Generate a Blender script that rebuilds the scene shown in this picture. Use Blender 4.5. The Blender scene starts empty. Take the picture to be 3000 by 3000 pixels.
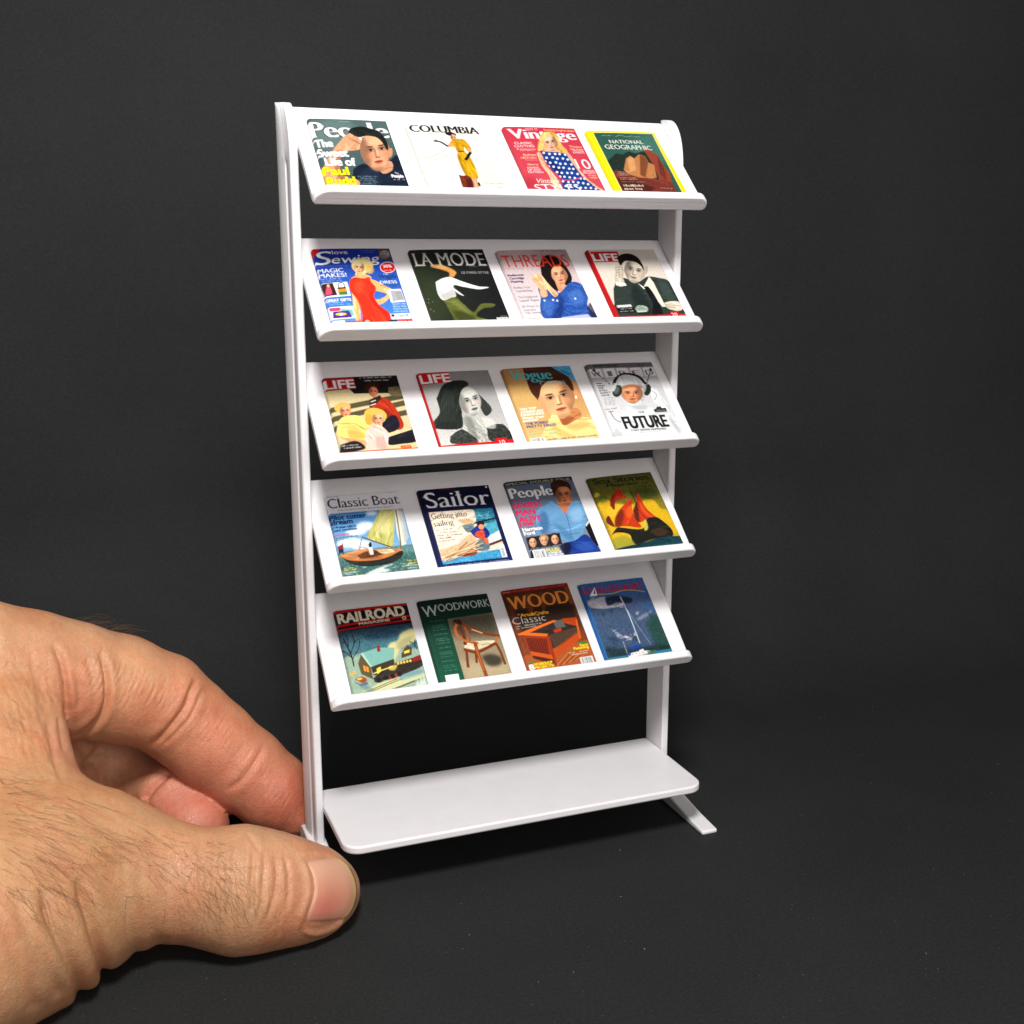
import bpy, bmesh, math, random
import numpy as np
from mathutils import Vector, Matrix

random.seed(7); np.random.seed(7)
MM = 0.001
scene = bpy.context.scene
COL = scene.collection

# ------------------------------------------------------------------ camera
# solved from the straight edges of the rack (rows: right, down, forward), millimetres
CAM_R = np.array([[0.9330587, -0.3597200, -0.0017008],
                  [-0.0768937, -0.1948272, -0.9778189],
                  [0.3514097, 0.9124932, -0.2094455]])
CAM_C = np.array([-49.775, -262.346, 139.000])
FPX = 3412.2                                     # focal length in photograph pixels (3000 wide)
cam_data = bpy.data.cameras.new('camera')
cam_data.sensor_width = 36.0
cam_data.lens = 36.0 * FPX / 3000.0
cam_data.clip_start = 0.01
cam_data.clip_end = 20.0
cam = bpy.data.objects.new('camera', cam_data)
COL.objects.link(cam)
r_, d_, f_ = CAM_R
cam.matrix_world = Matrix(((r_[0], -d_[0], -f_[0], CAM_C[0] * MM), (r_[1], -d_[1], -f_[1], CAM_C[1] * MM),
                           (r_[2], -d_[2], -f_[2], CAM_C[2] * MM), (0, 0, 0, 1)))
cam_data.dof.use_dof = True
cam_data.dof.focus_distance = 0.278
cam_data.dof.aperture_fstop = 45.0
scene.camera = cam

# ------------------------------------------------------------------ light
world = bpy.data.worlds.new('World')
scene.world = world
world.use_nodes = True
bg = world.node_tree.nodes['Background']
bg.inputs['Color'].default_value = (1.0, 0.955, 0.95, 1)
bg.inputs['Strength'].default_value = 0.24

def area_lamp(name, loc, target, size, power, color):
    L = bpy.data.lights.new(name, 'AREA')
    L.shape = 'DISK'; L.size = size * MM; L.energy = power; L.color = color
    o = bpy.data.objects.new(name, L); COL.objects.link(o)
    o.location = Vector(loc) * MM
    o.rotation_euler = (Vector(target) - Vector(loc)).to_track_quat('-Z', 'Y').to_euler()
    return o
area_lamp('desk_lamp', (-40, -225, 342), (45, -5, 95), 76, 1.48, (1.0, 0.985, 0.97))
area_lamp('fill_light', (170, -900, 340), (40, 0, 90), 420, 2.55, (1.0, 0.93, 0.91))  # added fill lamp, lifts the shaded faces and the card behind

vs = scene.view_settings
vs.view_transform = 'Standard'; vs.look = 'None'; vs.exposure = 0.0; vs.gamma = 1.0
vs.use_curve_mapping = False
scene.render.engine = 'CYCLES'

# ------------------------------------------------------------------ helpers
def lin(c):
    c = np.asarray(c, float) / 255.0
    return np.where(c <= 0.04045, c / 12.92, ((c + 0.055) / 1.055) ** 2.4)

def new_mesh(name, verts, faces, smooth=False):
    me = bpy.data.meshes.new(name)
    me.from_pydata([tuple(v) for v in verts], [], [tuple(int(i) for i in f) for f in faces])
    me.update()
    if smooth:
        me.polygons.foreach_set('use_smooth', [True] * len(me.polygons))
    return me

def big_mesh(name, verts, quads, smooth=True):
    """numpy arrays -> mesh, fast"""
    verts = np.ascontiguousarray(verts, np.float32); quads = np.ascontiguousarray(quads, np.int32)
    me = bpy.data.meshes.new(name)
    k = quads.shape[1]
    me.vertices.add(len(verts)); me.vertices.foreach_set('co', verts.ravel())
    me.loops.add(quads.size); me.loops.foreach_set('vertex_index', quads.ravel())
    me.polygons.add(len(quads))
    me.polygons.foreach_set('loop_start', np.arange(len(quads), dtype=np.int32) * k)
    me.polygons.foreach_set('use_smooth', np.full(len(quads), smooth))
    me.update(calc_edges=True); me.validate()
    return me

def link(name, me, mat=None, parent=None):
    o = bpy.data.objects.new(name, me); COL.objects.link(o)
    if mat is not None and me is not None and not me.materials:
        me.materials.append(mat)
    if parent is not None: o.parent = parent
    return o

def empty(name, loc, label, cat, group=None):
    o = bpy.data.objects.new(name, None); COL.objects.link(o)
    o.empty_display_size = 0.01
    o.location = Vector(loc) * MM
    o['label'] = label; o['category'] = cat
    if group: o['group'] = group
    return o

def bevel(o, w, seg=3, angle=30):
    m = o.modifiers.new('bevel', 'BEVEL'); m.width = w * MM; m.segments = seg
    m.limit_method = 'ANGLE'; m.angle_limit = math.radians(angle)
    return o

def shade_auto(me, ang=40):
    me.polygons.foreach_set('use_smooth', [True] * len(me.polygons))
    me.set_sharp_from_angle(angle=math.radians(ang))

def prism_x(poly_yz, x0, x1):
    """outline in (y,z) extruded along x"""
    n = len(poly_yz)
    v = [(x0 * MM, y * MM, z * MM) for y, z in poly_yz] + [(x1 * MM, y * MM, z * MM) for y, z in poly_yz]
    f = [tuple(range(n)), tuple(range(2 * n - 1, n - 1, -1))]
    f += [(i, i + n, (i + 1) % n + n, (i + 1) % n) for i in range(n)]
    return v, f

def fixnormals(me):
    bm = bmesh.new(); bm.from_mesh(me); bmesh.ops.recalc_face_normals(bm, faces=bm.faces); bm.to_mesh(me); bm.free()

def node_mat(name):
    m = bpy.data.materials.new(name); m.use_nodes = True
    nt = m.node_tree; b = nt.nodes['Principled BSDF']
    return m, nt, b

def N(nt, t, **kw):
    n = nt.nodes.new(t)
    for k, v in kw.items():
        if k.startswith('_'): setattr(n, k[1:], v)
        else: n.inputs[k.replace('_', ' ')].default_value = v
    return n

# ------------------------------------------------------------------ materials
def plastic_mat():
    m, nt, b = node_mat('white_printed_plastic')
    tc = N(nt, 'ShaderNodeTexCoord')
    mp = N(nt, 'ShaderNodeMapping'); mp.inputs['Scale'].default_value = (40, 2000, 2000)
    nt.links.new(tc.outputs['Object'], mp.inputs['Vector'])
    ns = N(nt, 'ShaderNodeTexNoise', Scale=1.0, Detail=3.0, Roughness=0.6)
    nt.links.new(mp.outputs['Vector'], ns.inputs['Vector'])
    n2 = N(nt, 'ShaderNodeTexNoise', Scale=900.0, Detail=4.0, Roughness=0.65)
    nt.links.new(tc.outputs['Object'], n2.inputs['Vector'])
    ad = N(nt, 'ShaderNodeMath', _operation='MULTIPLY_ADD'); ad.inputs[1].default_value = 0.5
    nt.links.new(n2.outputs['Fac'], ad.inputs[0]); nt.links.new(ns.outputs['Fac'], ad.inputs[2])
    bp = N(nt, 'ShaderNodeBump', Strength=0.34, Distance=0.00014)
    nt.links.new(ad.outputs[0], bp.inputs['Height'])
    nt.links.new(bp.outputs['Normal'], b.inputs['Normal'])
    n3 = N(nt, 'ShaderNodeTexNoise', Scale=160.0, Detail=5.0, Roughness=0.7)
    nt.links.new(tc.outputs['Object'], n3.inputs['Vector'])
    cr = N(nt, 'ShaderNodeValToRGB')
    cr.color_ramp.elements[0].color = (0.775, 0.76, 0.768, 1); cr.color_ramp.elements[0].position = 0.25
    cr.color_ramp.elements[1].color = (0.81, 0.796, 0.803, 1); cr.color_ramp.elements[1].position = 0.6
    nt.links.new(n3.outputs['Fac'], cr.inputs['Fac'])
    nt.links.new(cr.outputs['Color'], b.inputs['Base Color'])
    b.inputs['Roughness'].default_value = 0.38
    b.inputs['Specular IOR Level'].default_value = 0.45
    b.inputs['Subsurface Weight'].default_value = 0.12
    b.inputs['Subsurface Radius'].default_value = (1, 0.9, 0.85)
    b.inputs['Subsurface Scale'].default_value = 0.0008
    return m

def paper_black_mat():
    m, nt, b = node_mat('black_card')
    tc = N(nt, 'ShaderNodeTexCoord')
    n1 = N(nt, 'ShaderNodeTexNoise', Scale=1400.0, Detail=4.0, Roughness=0.7)
    nt.links.new(tc.outputs['Object'], n1.inputs['Vector'])
    n2 = N(nt, 'ShaderNodeTexNoise', Scale=14.0, Detail=4.0, Roughness=0.6)
    nt.links.new(tc.outputs['Object'], n2.inputs['Vector'])
    mx = N(nt, 'ShaderNodeMath', _operation='MULTIPLY_ADD'); mx.inputs[1].default_value = 0.5
    nt.links.new(n2.outputs['Fac'], mx.inputs[0]); nt.links.new(n1.outputs['Fac'], mx.inputs[2])
    cr = N(nt, 'ShaderNodeValToRGB')
    cr.color_ramp.elements[0].color = (0.0075, 0.0086, 0.0090, 1); cr.color_ramp.elements[0].position = 0.45
    cr.color_ramp.elements[1].color = (0.0215, 0.0228, 0.0226, 1); cr.color_ramp.elements[1].position = 0.98
    nt.links.new(mx.outputs[0], cr.inputs['Fac'])
    nt.links.new(cr.outputs['Color'], b.inputs['Base Color'])
    bp = N(nt, 'ShaderNodeBump', Strength=0.55, Distance=0.00025)
    nt.links.new(n1.outputs['Fac'], bp.inputs['Height'])
    nt.links.new(bp.outputs['Normal'], b.inputs['Normal'])
    b.inputs['Roughness'].default_value = 0.75
    b.inputs['Specular IOR Level'].default_value = 0.25
    return m

def plain_mat(name, col, rough=0.6, spec=0.3, noise=0.12, scale=500):
    m, nt, b = node_mat(name)
    tc = N(nt, 'ShaderNodeTexCoord')
    n1 = N(nt, 'ShaderNodeTexNoise', Scale=float(scale), Detail=3.0)
    nt.links.new(tc.outputs['Object'], n1.inputs['Vector'])
    cr = N(nt, 'ShaderNodeValToRGB')
    c = np.array(col)
    cr.color_ramp.elements[0].color = (*(c * (1 - noise)), 1); cr.color_ramp.elements[0].position = 0.3
    cr.color_ramp.elements[1].color = (*np.minimum(c * (1 + noise), 1), 1); cr.color_ramp.elements[1].position = 0.7
    nt.links.new(n1.outputs['Fac'], cr.inputs['Fac'])
    nt.links.new(cr.outputs['Color'], b.inputs['Base Color'])
    b.inputs['Roughness'].default_value = rough
    b.inputs['Specular IOR Level'].default_value = spec
    return m

MAT_WHITE = plastic_mat()
MAT_BLACK = paper_black_mat()
MAT_PAGES = plain_mat('magazine_paper', (0.72, 0.70, 0.66), 0.8, 0.2, 0.18, 3000)

# ------------------------------------------------------------------ backdrop: black card, floor sweeping up into a wall
def backdrop():
    prof = [(-900, 0.0)]
    y0, R = 55.0, 72.0
    prof.append((y0, 0))
    for k in range(1, 25):
        a = math.pi / 2 * k / 24 * 0.93
        prof.append((y0 + R * math.sin(a), R * (1 - math.cos(a))))
    dy, dz = math.cos(math.pi / 2 * 0.93), math.sin(math.pi / 2 * 0.93)
    ly, lz = prof[-1]
    prof.append((ly + dy * 900, lz + dz * 900))
    nx = 2
    v, f = [], []
    for x in (-1000, 1000):
        v += [(x * MM, y * MM, z * MM) for y, z in prof]
    n = len(prof)
    f = [(i, i + n, i + n + 1, i + 1) for i in range(n - 1)]
    me = new_mesh('backdrop', v, f, True)
    o = link('backdrop', me, MAT_BLACK)
    o.rotation_euler[2] = math.radians(-6)
    o['kind'] = 'structure'
    return o
backdrop()

# ------------------------------------------------------------------ the rack
W = 90.0                          # clear width between the posts
POST_T, POST_D = 3.0, 7.0
ZB = [171.9, 144.4, 117.2, 90.2, 63.15]       # height of each sloping shelf's back edge
SH = np.array([0, -0.740, -0.672])            # down the slope
SN = np.array([0, -0.672, 0.740])             # out of the slope
rack = empty('display_rack', (45, 0, 0), 'white miniature display rack with five sloping magazine shelves and a flat base shelf', 'rack')
RO = np.array([45.0, 0, 0])

def rack_part(name, v, f, parent=rack, bev=0.0, seg=3, smooth=True, mat=None):
    v = np.array(v) - RO * MM
    me = new_mesh(name, v, f); fixnormals(me)
    if smooth: shade_auto(me)
    o = link(name, me, mat or MAT_WHITE, parent)
    if bev: bevel(o, bev, seg)
    return o

def post(side):
    # cross-section of the left post (x outward negative), grooved outer face
    sec = [(0.0, 0.0), (0.0, -8.5), (-0.25, -8.8), (-1.55, -8.8), (-1.8, -8.5), (-2.1, -6.6), (-2.0, -6.0), (-1.66, -5.8),
           (-1.72, -5.1), (-2.2, -4.8), (-2.72, -3.0), (-2.95, -1.0), (-2.9, -0.2), (-2.6, 0.0)]
    zt, zc = 172.5, 158.5
    levels = [1.0] + list(np.linspace(6, zc, 12)) + [zc + (zt - zc) * math.sin(a) for a in np.linspace(0, math.pi / 2, 16)[1:]]
    v, f = [], []
    for z in levels:
        if z <= zc: g = 1.0
        else: g = max(1 - ((z - zc) / (zt - zc)) ** 2.6, 0) ** 0.55 * 0.88 + 0.12
        grow = 0.0
        for x, y in sec:
            # the groove fades out under the rounded head
            xx = x
            if z > 161 and -6.1 < y < -5.0: xx = x - 0.3
            X = xx if side < 0 else W - xx
            v.append((X * MM, y * g * MM, z * MM))
    n = len(sec)
    for k in range(len(levels) - 1):
        for i in range(n):
            f.append((k * n + i, k * n + (i + 1) % n, (k + 1) * n + (i + 1) % n, (k + 1) * n + i))
    f.append(tuple(range(n))); f.append(tuple(range(len(v) - n, len(v))))
    p = rack_part('post', v, f, bev=0.0)
    p.data.set_sharp_from_angle(angle=math.radians(28))
    # splayed foot
    out = [(5.5, 0.0), (5.2, 1.2), (3.2, 3.6), (1.0, 4.6), (-8.9, 3.9), (-14, 3.05), (-24, 1.75), (-31.6, 1.15), (-31.6, 0.0)]
    x0, x1 = (-3.55, 0.75) if side < 0 else (W - 0.55, W + 3.75)
    fv, ff = prism_x(out, x0, x1)
    ft = rack_part('foot', fv, ff, p, bev=0.45)
    return p
post(-1); post(1)

def shelf(i):
    z = ZB[i]
    def pt(x, s, n):
        return (np.array([x, 0, z]) + SH * s + SN * n) * MM
    th = 1.5
    # back edge of the plate is cut upright, in line with the back of the posts
    s_end = 29.0
    out = [(0, 0.0), (s_end, 0.0), (s_end, -th), (-(0.672 * 0 - 0) , -th)]
    v, f = [], []
    x0, x1 = 0.02, W - 0.02
    prof = []
    prof.append(np.array([0.0, z - 2.1])); prof.append(np.array([0.0, z]))
    e = np.array([0, z]) ; sh = SH[1:]; sn = SN[1:]
    prof.append(e + sh * s_end); prof.append(e + sh * s_end - sn * th)
    v, f = prism_x([tuple(p) for p in prof], x0, x1)
    o = rack_part('shelf', v, f, bev=0.28, seg=2)
    # lip: rounded bar along the bottom edge, ends rounded off
    zs, ze = 28.3, 30.35
    n0, n1 = -1.45, 2.3
    ring = []
    xa, xb = 0.0, W + 0.35
    for cx, sgn in ((xa, -1), (xb, 1)):
        pass
    pts = [(xa + 0.5, n0)]
    pts.append((xb - 1.1, n0))
    for k in range(1, 7):
        a = -math.pi / 2 + math.pi / 2 * k / 6
        pts.append((xb - 1.1 + 1.1 * math.cos(a), n0 + 1.1 + 1.1 * math.sin(a)))
    for k in range(0, 9):
        a = math.pi / 2 * k / 8
        pts.append((xb - 2.6 + 2.6 * math.cos(a), n1 - 2.4 + 2.4 * math.sin(a)))
    for k in range(0, 11):
        a = math.pi / 2 + math.pi / 2 * k / 10
        pts.append((xa + 3.6 + 3.6 * math.cos(a), n1 - 3.0 + 3.0 * math.sin(a)))
    pts.append((xa, n0 + 0.5))
    m = len(pts)
    v = [pt(x, zs, n) for x, n in pts] + [pt(x, ze, n) for x, n in pts]
    f = [tuple(range(m)), tuple(range(2 * m - 1, m - 1, -1))] + [(k, k + m, (k + 1) % m + m, (k + 1) % m) for k in range(m)]
    lip = rack_part('lip', v, f, o, bev=0.42, seg=4)
    lip.modifiers['bevel'].angle_limit = math.radians(50)
    return o
SHELVES = [shelf(i) for i in range(5)]

def base_shelf():
    zt, th = 13.5, 1.9
    xa, xb, yb, yf, r = 0.02, W - 0.02, 0.0, -31.3, 4.0
    pts = [(xa, yb), (xa, yf + r)]
    for k in range(1, 9):
        a = math.pi + math.pi / 2 * k / 8
        pts.append((xa + r + r * math.cos(a), yf + r + r * math.sin(a)))
    for k in range(0, 9):
        a = -math.pi / 2 + math.pi / 2 * k / 8
        pts.append((xb - r + r * math.cos(a), yf + r + r * math.sin(a)))
    pts.append((xb, yb))
    m = len(pts)
    v = [(x * MM, y * MM, zt * MM) for x, y in pts] + [(x * MM, y * MM, (zt - th) * MM) for x, y in pts]
    f = [tuple(range(m)), tuple(range(2 * m - 1, m - 1, -1))] + [(k, k + m, (k + 1) % m + m, (k + 1) % m) for k in range(m)]
    o = rack_part('base_shelf', v, f, bev=0.45, seg=3)
    o.modifiers['bevel'].angle_limit = math.radians(50)
    return o
base_shelf()
# ------------------------------------------------------------------ hand holding the foot of the rack
def PW(nx, ny, depth):
    """photograph pixel + distance along the optical axis (mm) -> world (mm)"""
    return CAM_C + depth * (np.array([(nx - 1500) / FPX, (ny - 1500) / FPX, 1.0]) @ CAM_R)
def to_px(p):
    v = (p - CAM_C) @ CAM_R.T
    return np.stack([1500 + FPX * v[..., 0] / v[..., 2], 1500 + FPX * v[..., 1] / v[..., 2], v[..., 2]], -1)
CS = 0.6211
def HC(cx, cy, depth): return PW(cx * CS, 1700 + cy * CS, depth)
def HR(rc, depth): return rc * CS * depth / FPX

def smin(a, b, k):
    h = np.clip(0.5 + 0.5 * (b - a) / k, 0, 1)
    return b + (a - b) * h - k * h * (1 - h)

def cone(p, A, ra, B, rb):
    ba = B - A; l2 = ba @ ba; rr = ra - rb
    pa = p - A
    h = np.clip((pa @ ba) / l2, 0, 1)
    d = np.linalg.norm(pa - h[..., None] * ba, axis=-1)
    return d - (ra + (rb - ra) * h)

def chain(p, nodes, k):
    d = None
    for a, b in zip(nodes[:-1], nodes[1:]):
        c = cone(p, HC(a[0], a[1], a[2]), HR(a[3], a[2]), HC(b[0], b[1], b[2]), HR(b[3], b[2]))
        d = c if d is None else smin(d, c, k)
    return d

# nodes: x, y in the hand's own tracing sheet, distance from the camera, radius
THUMB = [(1562, 1468, 252.6, 122), (1500, 1470, 249.5, 188), (1400, 1470, 246, 216), (1290, 1462, 244, 250), (1130, 1458, 241.5, 284), (930, 1440, 241, 250), (720, 1408, 240, 270), (500, 1395, 238, 375)]
HANDBACK = [(500, 1400, 238, 360), (260, 1440, 233, 430), (40, 1560, 226, 470), (-250, 1700, 214, 500), (-650, 1950, 200, 500)]
DORSUM = [(0, 540, 262, 262), (-50, 760, 252, 290), (-20, 1000, 244, 315), (90, 1270, 238, 385)]
DORSUM2 = [(-120, 490, 270, 350), (-260, 800, 262, 420), (-420, 1300, 240, 500), (-560, 1800, 214, 540)]
DORSUM3 = [(165, 560, 258, 105), (185, 760, 252, 100), (195, 900, 248, 118), (190, 1080, 244, 190)]
INDEX1 = [(-60, 420, 262, 322), (140, 440, 267, 286), (330, 470, 272, 266), (560, 512, 279, 246), (755, 572, 284, 226)]
INDEX2 = [(755, 572, 284, 226), (875, 665, 287, 208), (1000, 770, 289, 203), (1150, 890, 291, 192)]
INDEX3 = [(1150, 890, 291, 192), (1290, 1000, 292, 178), (1390, 1075, 293, 142)]
MID = [(120, 690, 286, 220), (400, 820, 300, 185), (590, 910, 303, 178), (690, 965, 300, 165), (845, 1042, 293, 204), (915, 1165, 286, 165)]
RING = [(160, 850, 286, 220), (400, 1010, 300, 170), (560, 1110, 302, 160), (640, 1240, 292, 140)]
PINKY = [(100, 1000, 285, 200), (330, 1150, 298, 150), (480, 1260, 292, 130)]
PALM = [(20, 700, 276, 240), (40, 1000, 268, 240), (140, 1280, 256, 250)]
def hand_sdf(p):
    th = chain(p, THUMB, 3.0)
    # flatten the nail side of the thumb tip a little
    bk = smin(chain(p, HANDBACK, 6.0), chain(p, DORSUM, 7.0), 9.0)
    bk = smin(bk, chain(p, DORSUM2, 8.0), 8.0)
    bk = smin(bk, chain(p, DORSUM3, 3.0), 3.0)
    bk = smin(bk, chain(p, PALM, 6.0), 6.0)
    d = smin(bk, th, 3.0)
    ix = smin(smin(chain(p, INDEX1, 2.5), chain(p, INDEX2, 2.0), 1.6), chain(p, INDEX3, 2.0), 2.2)
    d = smin(d, ix, 1.6)
    d = smin(d, chain(p, MID, 1.5), 0.5)
    d = smin(d, chain(p, RING, 1.5), 0.5)
    d = smin(d, chain(p, PINKY, 1.5), 0.5)
    return d

def surface_net(fn, lo, hi, h):
    ax = [np.arange(lo[i], hi[i] + h, h) for i in range(3)]
    n = [len(a) for a in ax]
    D = np.empty(n, np.float32)
    # coarse pass: only blocks of the grid that the surface can cross are sampled finely
    b = 6
    nb = [-(-k // b) for k in n]
    cx = [lo[i] + (np.arange(nb[i]) * b + (b - 1) / 2) * h for i in range(3)]
    CX = np.stack(np.meshgrid(*cx, indexing='ij'), -1)
    DC = fn(CX)
    D[:] = np.kron(DC, np.ones((b, b, b)))[:n[0], :n[1], :n[2]]
    near = np.kron(np.abs(DC) < b * h * 0.95 + 2.5, np.ones((b, b, b), bool))[:n[0], :n[1], :n[2]]
    ij = np.argwhere(near)
    for a in range(0, len(ij), 400000):
        q = ij[a:a + 400000]
        D[q[:, 0], q[:, 1], q[:, 2]] = fn(np.array(lo) + q * h)
    D[0] = D[-1] = 0.5; D[:, 0] = D[:, -1] = 0.5; D[:, :, 0] = D[:, :, -1] = 0.5      # closed ends
    S = D < 0
    cells = np.zeros([k - 1 for k in n], np.int8)
    for a in (0, 1):
        for b in (0, 1):
            for c in (0, 1):
                cells += S[a:n[0] - 1 + a, b:n[1] - 1 + b, c:n[2] - 1 + c]
    act = (cells > 0) & (cells < 8)
    idx = np.full(act.shape, -1, np.int64)
    ii = np.argwhere(act); idx[act] = np.arange(len(ii))
    acc = np.zeros((len(ii), 3)); cnt = np.zeros(len(ii))
    cor = [(a, b, c) for a in (0, 1) for b in (0, 1) for c in (0, 1)]
    for s in range(8):
        for t in range(s + 1, 8):
            df = np.array(cor[t]) - np.array(cor[s])
            if np.abs(df).sum() != 1: continue
            A = ii + cor[s]; B = ii + cor[t]
            da = D[A[:, 0], A[:, 1], A[:, 2]]; db = D[B[:, 0], B[:, 1], B[:, 2]]
            m = (da < 0) != (db < 0)
            w = np.where(m, da / np.where(m, da - db, 1), 0)
            acc += m[:, None] * (A + w[:, None] * df); cnt += m
    V = acc / cnt[:, None] * h + np.array([a[0] for a in ax])
    Q = []
    for axis in range(3):
        o = [k for k in range(3) if k != axis]
        sl0 = [slice(None)] * 3; sl1 = [slice(None)] * 3
        sl0[axis] = slice(0, n[axis] - 1); sl1[axis] = slice(1, n[axis])
        a, b = S[tuple(sl0)], S[tuple(sl1)]
        e = np.argwhere(a != b)
        keep = (e[:, o[0]] > 0) & (e[:, o[0]] < n[o[0]] - 1) & (e[:, o[1]] > 0) & (e[:, o[1]] < n[o[1]] - 1)
        e = e[keep]
        fl = a[e[:, 0], e[:, 1], e[:, 2]]
        u = np.zeros(3, int); u[o[0]] = 1; w = np.zeros(3, int); w[o[1]] = 1
        q = np.stack([idx[tuple((e - u - w).T)], idx[tuple((e - w).T)], idx[tuple(e.T)], idx[tuple((e - u).T)]], 1)
        flip = fl if axis != 1 else ~fl
        q[~flip] = q[~flip][:, ::-1]
        Q.append(q)
    return V, np.concatenate(Q)

def sdf_normal(fn, p, e=0.05):
    K = np.array([[1, -1, -1], [-1, -1, 1], [-1, 1, -1], [1, 1, 1.0]])
    g = sum(k * fn(p + k * e)[..., None] for k in K)
    return g / np.maximum(np.linalg.norm(g, axis=-1, keepdims=True), 1e-9)

def mesh_normals(V, Q):
    a, b, c, d = (V[Q[:, k]] for k in range(4))
    fn = np.cross(c - a, d - b)
    n = np.zeros_like(V)
    for k in range(4): np.add.at(n, Q[:, k], fn)
    return n / np.maximum(np.linalg.norm(n, axis=1, keepdims=True), 1e-9)

def subdivide(V, Q):
    """one step of plain quad splitting"""
    E = np.concatenate([np.sort(Q[:, [k, (k + 1) % 4]], 1) for k in range(4)])
    key = E[:, 0] * len(V) + E[:, 1]
    uk, inv = np.unique(key, return_inverse=True)
    ev = (V[uk // len(V)] + V[uk % len(V)]) / 2
    fv = V[Q].mean(1)
    n0, n1 = len(V), len(V) + len(uk); m = len(Q)
    e = [n0 + inv[k * m:(k + 1) * m] for k in range(4)]
    c = n1 + np.arange(m)
    NQ = np.concatenate([np.stack([Q[:, k], e[k], c, e[k - 1]], 1) for k in range(4)])
    return np.concatenate([V, ev, fv]), NQ

def seg_dist(p, poly):
    """2-D distance to a polyline, and which fraction along it"""
    best = np.full(len(p), 1e9); tt = np.zeros(len(p))
    poly = np.asarray(poly, float)
    L = np.r_[0, np.cumsum(np.linalg.norm(np.diff(poly, axis=0), axis=1))]
    for a, b, l0, l1 in zip(poly[:-1], poly[1:], L[:-1], L[1:]):
        ab = b - a
        h = np.clip(((p - a) @ ab) / (ab @ ab), 0, 1)
        d = np.linalg.norm(p - a - h[:, None] * ab, axis=1)
        m = d < best
        best[m] = d[m]; tt[m] = ((l0 + h * (l1 - l0)) / L[-1])[m]
    return best, tt

def spline(pts, n=6):
    pts = np.asarray(pts, float)
    if len(pts) < 3: return pts
    P = np.vstack([2 * pts[0] - pts[1], pts, 2 * pts[-1] - pts[-2]])
    out = []
    for i in range(1, len(P) - 2):
        for t in np.linspace(0, 1, n, endpoint=False):
            out.append(0.5 * ((2 * P[i]) + (-P[i - 1] + P[i + 1]) * t + (2 * P[i - 1] - 5 * P[i] + 4 * P[i + 1] - P[i + 2]) * t ** 2
                              + (-P[i - 1] + 3 * P[i] - 3 * P[i + 1] + P[i + 2]) * t ** 3))
    out.append(pts[-1])
    return np.array(out)

# creases: points on the tracing sheet, half width, depth (mm), ridge on either side (mm)
CREASES = [
    ([(245, 290), (285, 370), (305, 460), (315, 560), (318, 680)], 16, 0.75, 0.25),
    ([(470, 330), (498, 420), (506, 500), (500, 580), (470, 650), (400, 720), (330, 760)], 14, 1.1, 0.35),
    ([(930, 455), (905, 520), (880, 590), (840, 650), (780, 720), (700, 790)], 15, 0.9, 0.3),
    ([(960, 500), (930, 570), (890, 650), (830, 720), (740, 800)], 12, 0.45, 0.15),
    ([(1255, 760), (1220, 830), (1180, 890), (1130, 950), (1060, 1000)], 14, 0.42, 0.15),
    ([(340, 420), (370, 490), (375, 560), (360, 620)], 18, 0.35, 0.2),
    ([(400, 370), (430, 430), (440, 500)], 14, 0.22, 0.1),
    # thumb, across the joint
    ([(1190, 1230), (1196, 1320), (1188, 1420), (1190, 1520), (1170, 1600)], 13, 0.30, 0.15),
    ([(1240, 1260), (1246, 1340), (1238, 1430), (1228, 1540), (1200, 1620)], 11, 0.24, 0.12),
    ([(1290, 1290), (1304, 1370), (1300, 1450), (1280, 1540), (1250, 1610)], 11, 0.28, 0.12),
    ([(1345, 1300), (1362, 1390), (1362, 1480), (1340, 1570)], 11, 0.22, 0.1),
    ([(1160, 1190), (1200, 1240), (1230, 1300)], 10, 0.18, 0.1),
    ([(1130, 1180), (1140, 1260), (1150, 1340)], 12, 0.16, 0.1),
    # raised skin round the nail
    ([(1395, 1300), (1436, 1345), (1456, 1420), (1456, 1485), (1426, 1580), (1408, 1650)], 15, -0.38, 0.0),
    ([(1418, 1650), (1490, 1668), (1575, 1640), (1630, 1590)], 15, -0.45, 0.0),
    ([(1400, 1300), (1470, 1282), (1560, 1292), (1620, 1330)], 15, -0.30, 0.0),
    # folds at the root of the thumb
    ([(640, 1330), (668, 1450), (690, 1560), (735, 1700)], 30, 0.30, 0.15),
    ([(545, 1440), (590, 1560), (620, 1660), (640, 1760)], 28, 0.40, 0.22),
    ([(360, 1400), (400, 1520), (440, 1660), (478, 1780), (490, 1850)], 26, 1.35, 0.45),
    ([(190, 1440), (235, 1600), (300, 1740), (350, 1860), (380, 1960)], 28, 1.05, 0.40),
    ([(60, 1480), (120, 1640), (190, 1790), (270, 1930)], 38, 0.45, 0.25),
    ([(-20, 1560), (50, 1720), (110, 1860), (160, 1990)], 36, 0.35, 0.2),
    # web
    ([(215, 640), (240, 760), (262, 860), (300, 960)], 16, 0.35, 0.2),
    ([(270, 640), (285, 740), (300, 820)], 12, 0.25, 0.15),
    ([(120, 300), (160, 400), (190, 520), (200, 640)], 22, 0.22, 0.12),
    # middle finger end joint
    ([(812, 905), (765, 935), (715, 985), (672, 1050)], 16, 1.3, 0.3),
    ([(480, 790), (430, 840), (390, 890)], 18, 0.9, 0.3),
]
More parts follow.
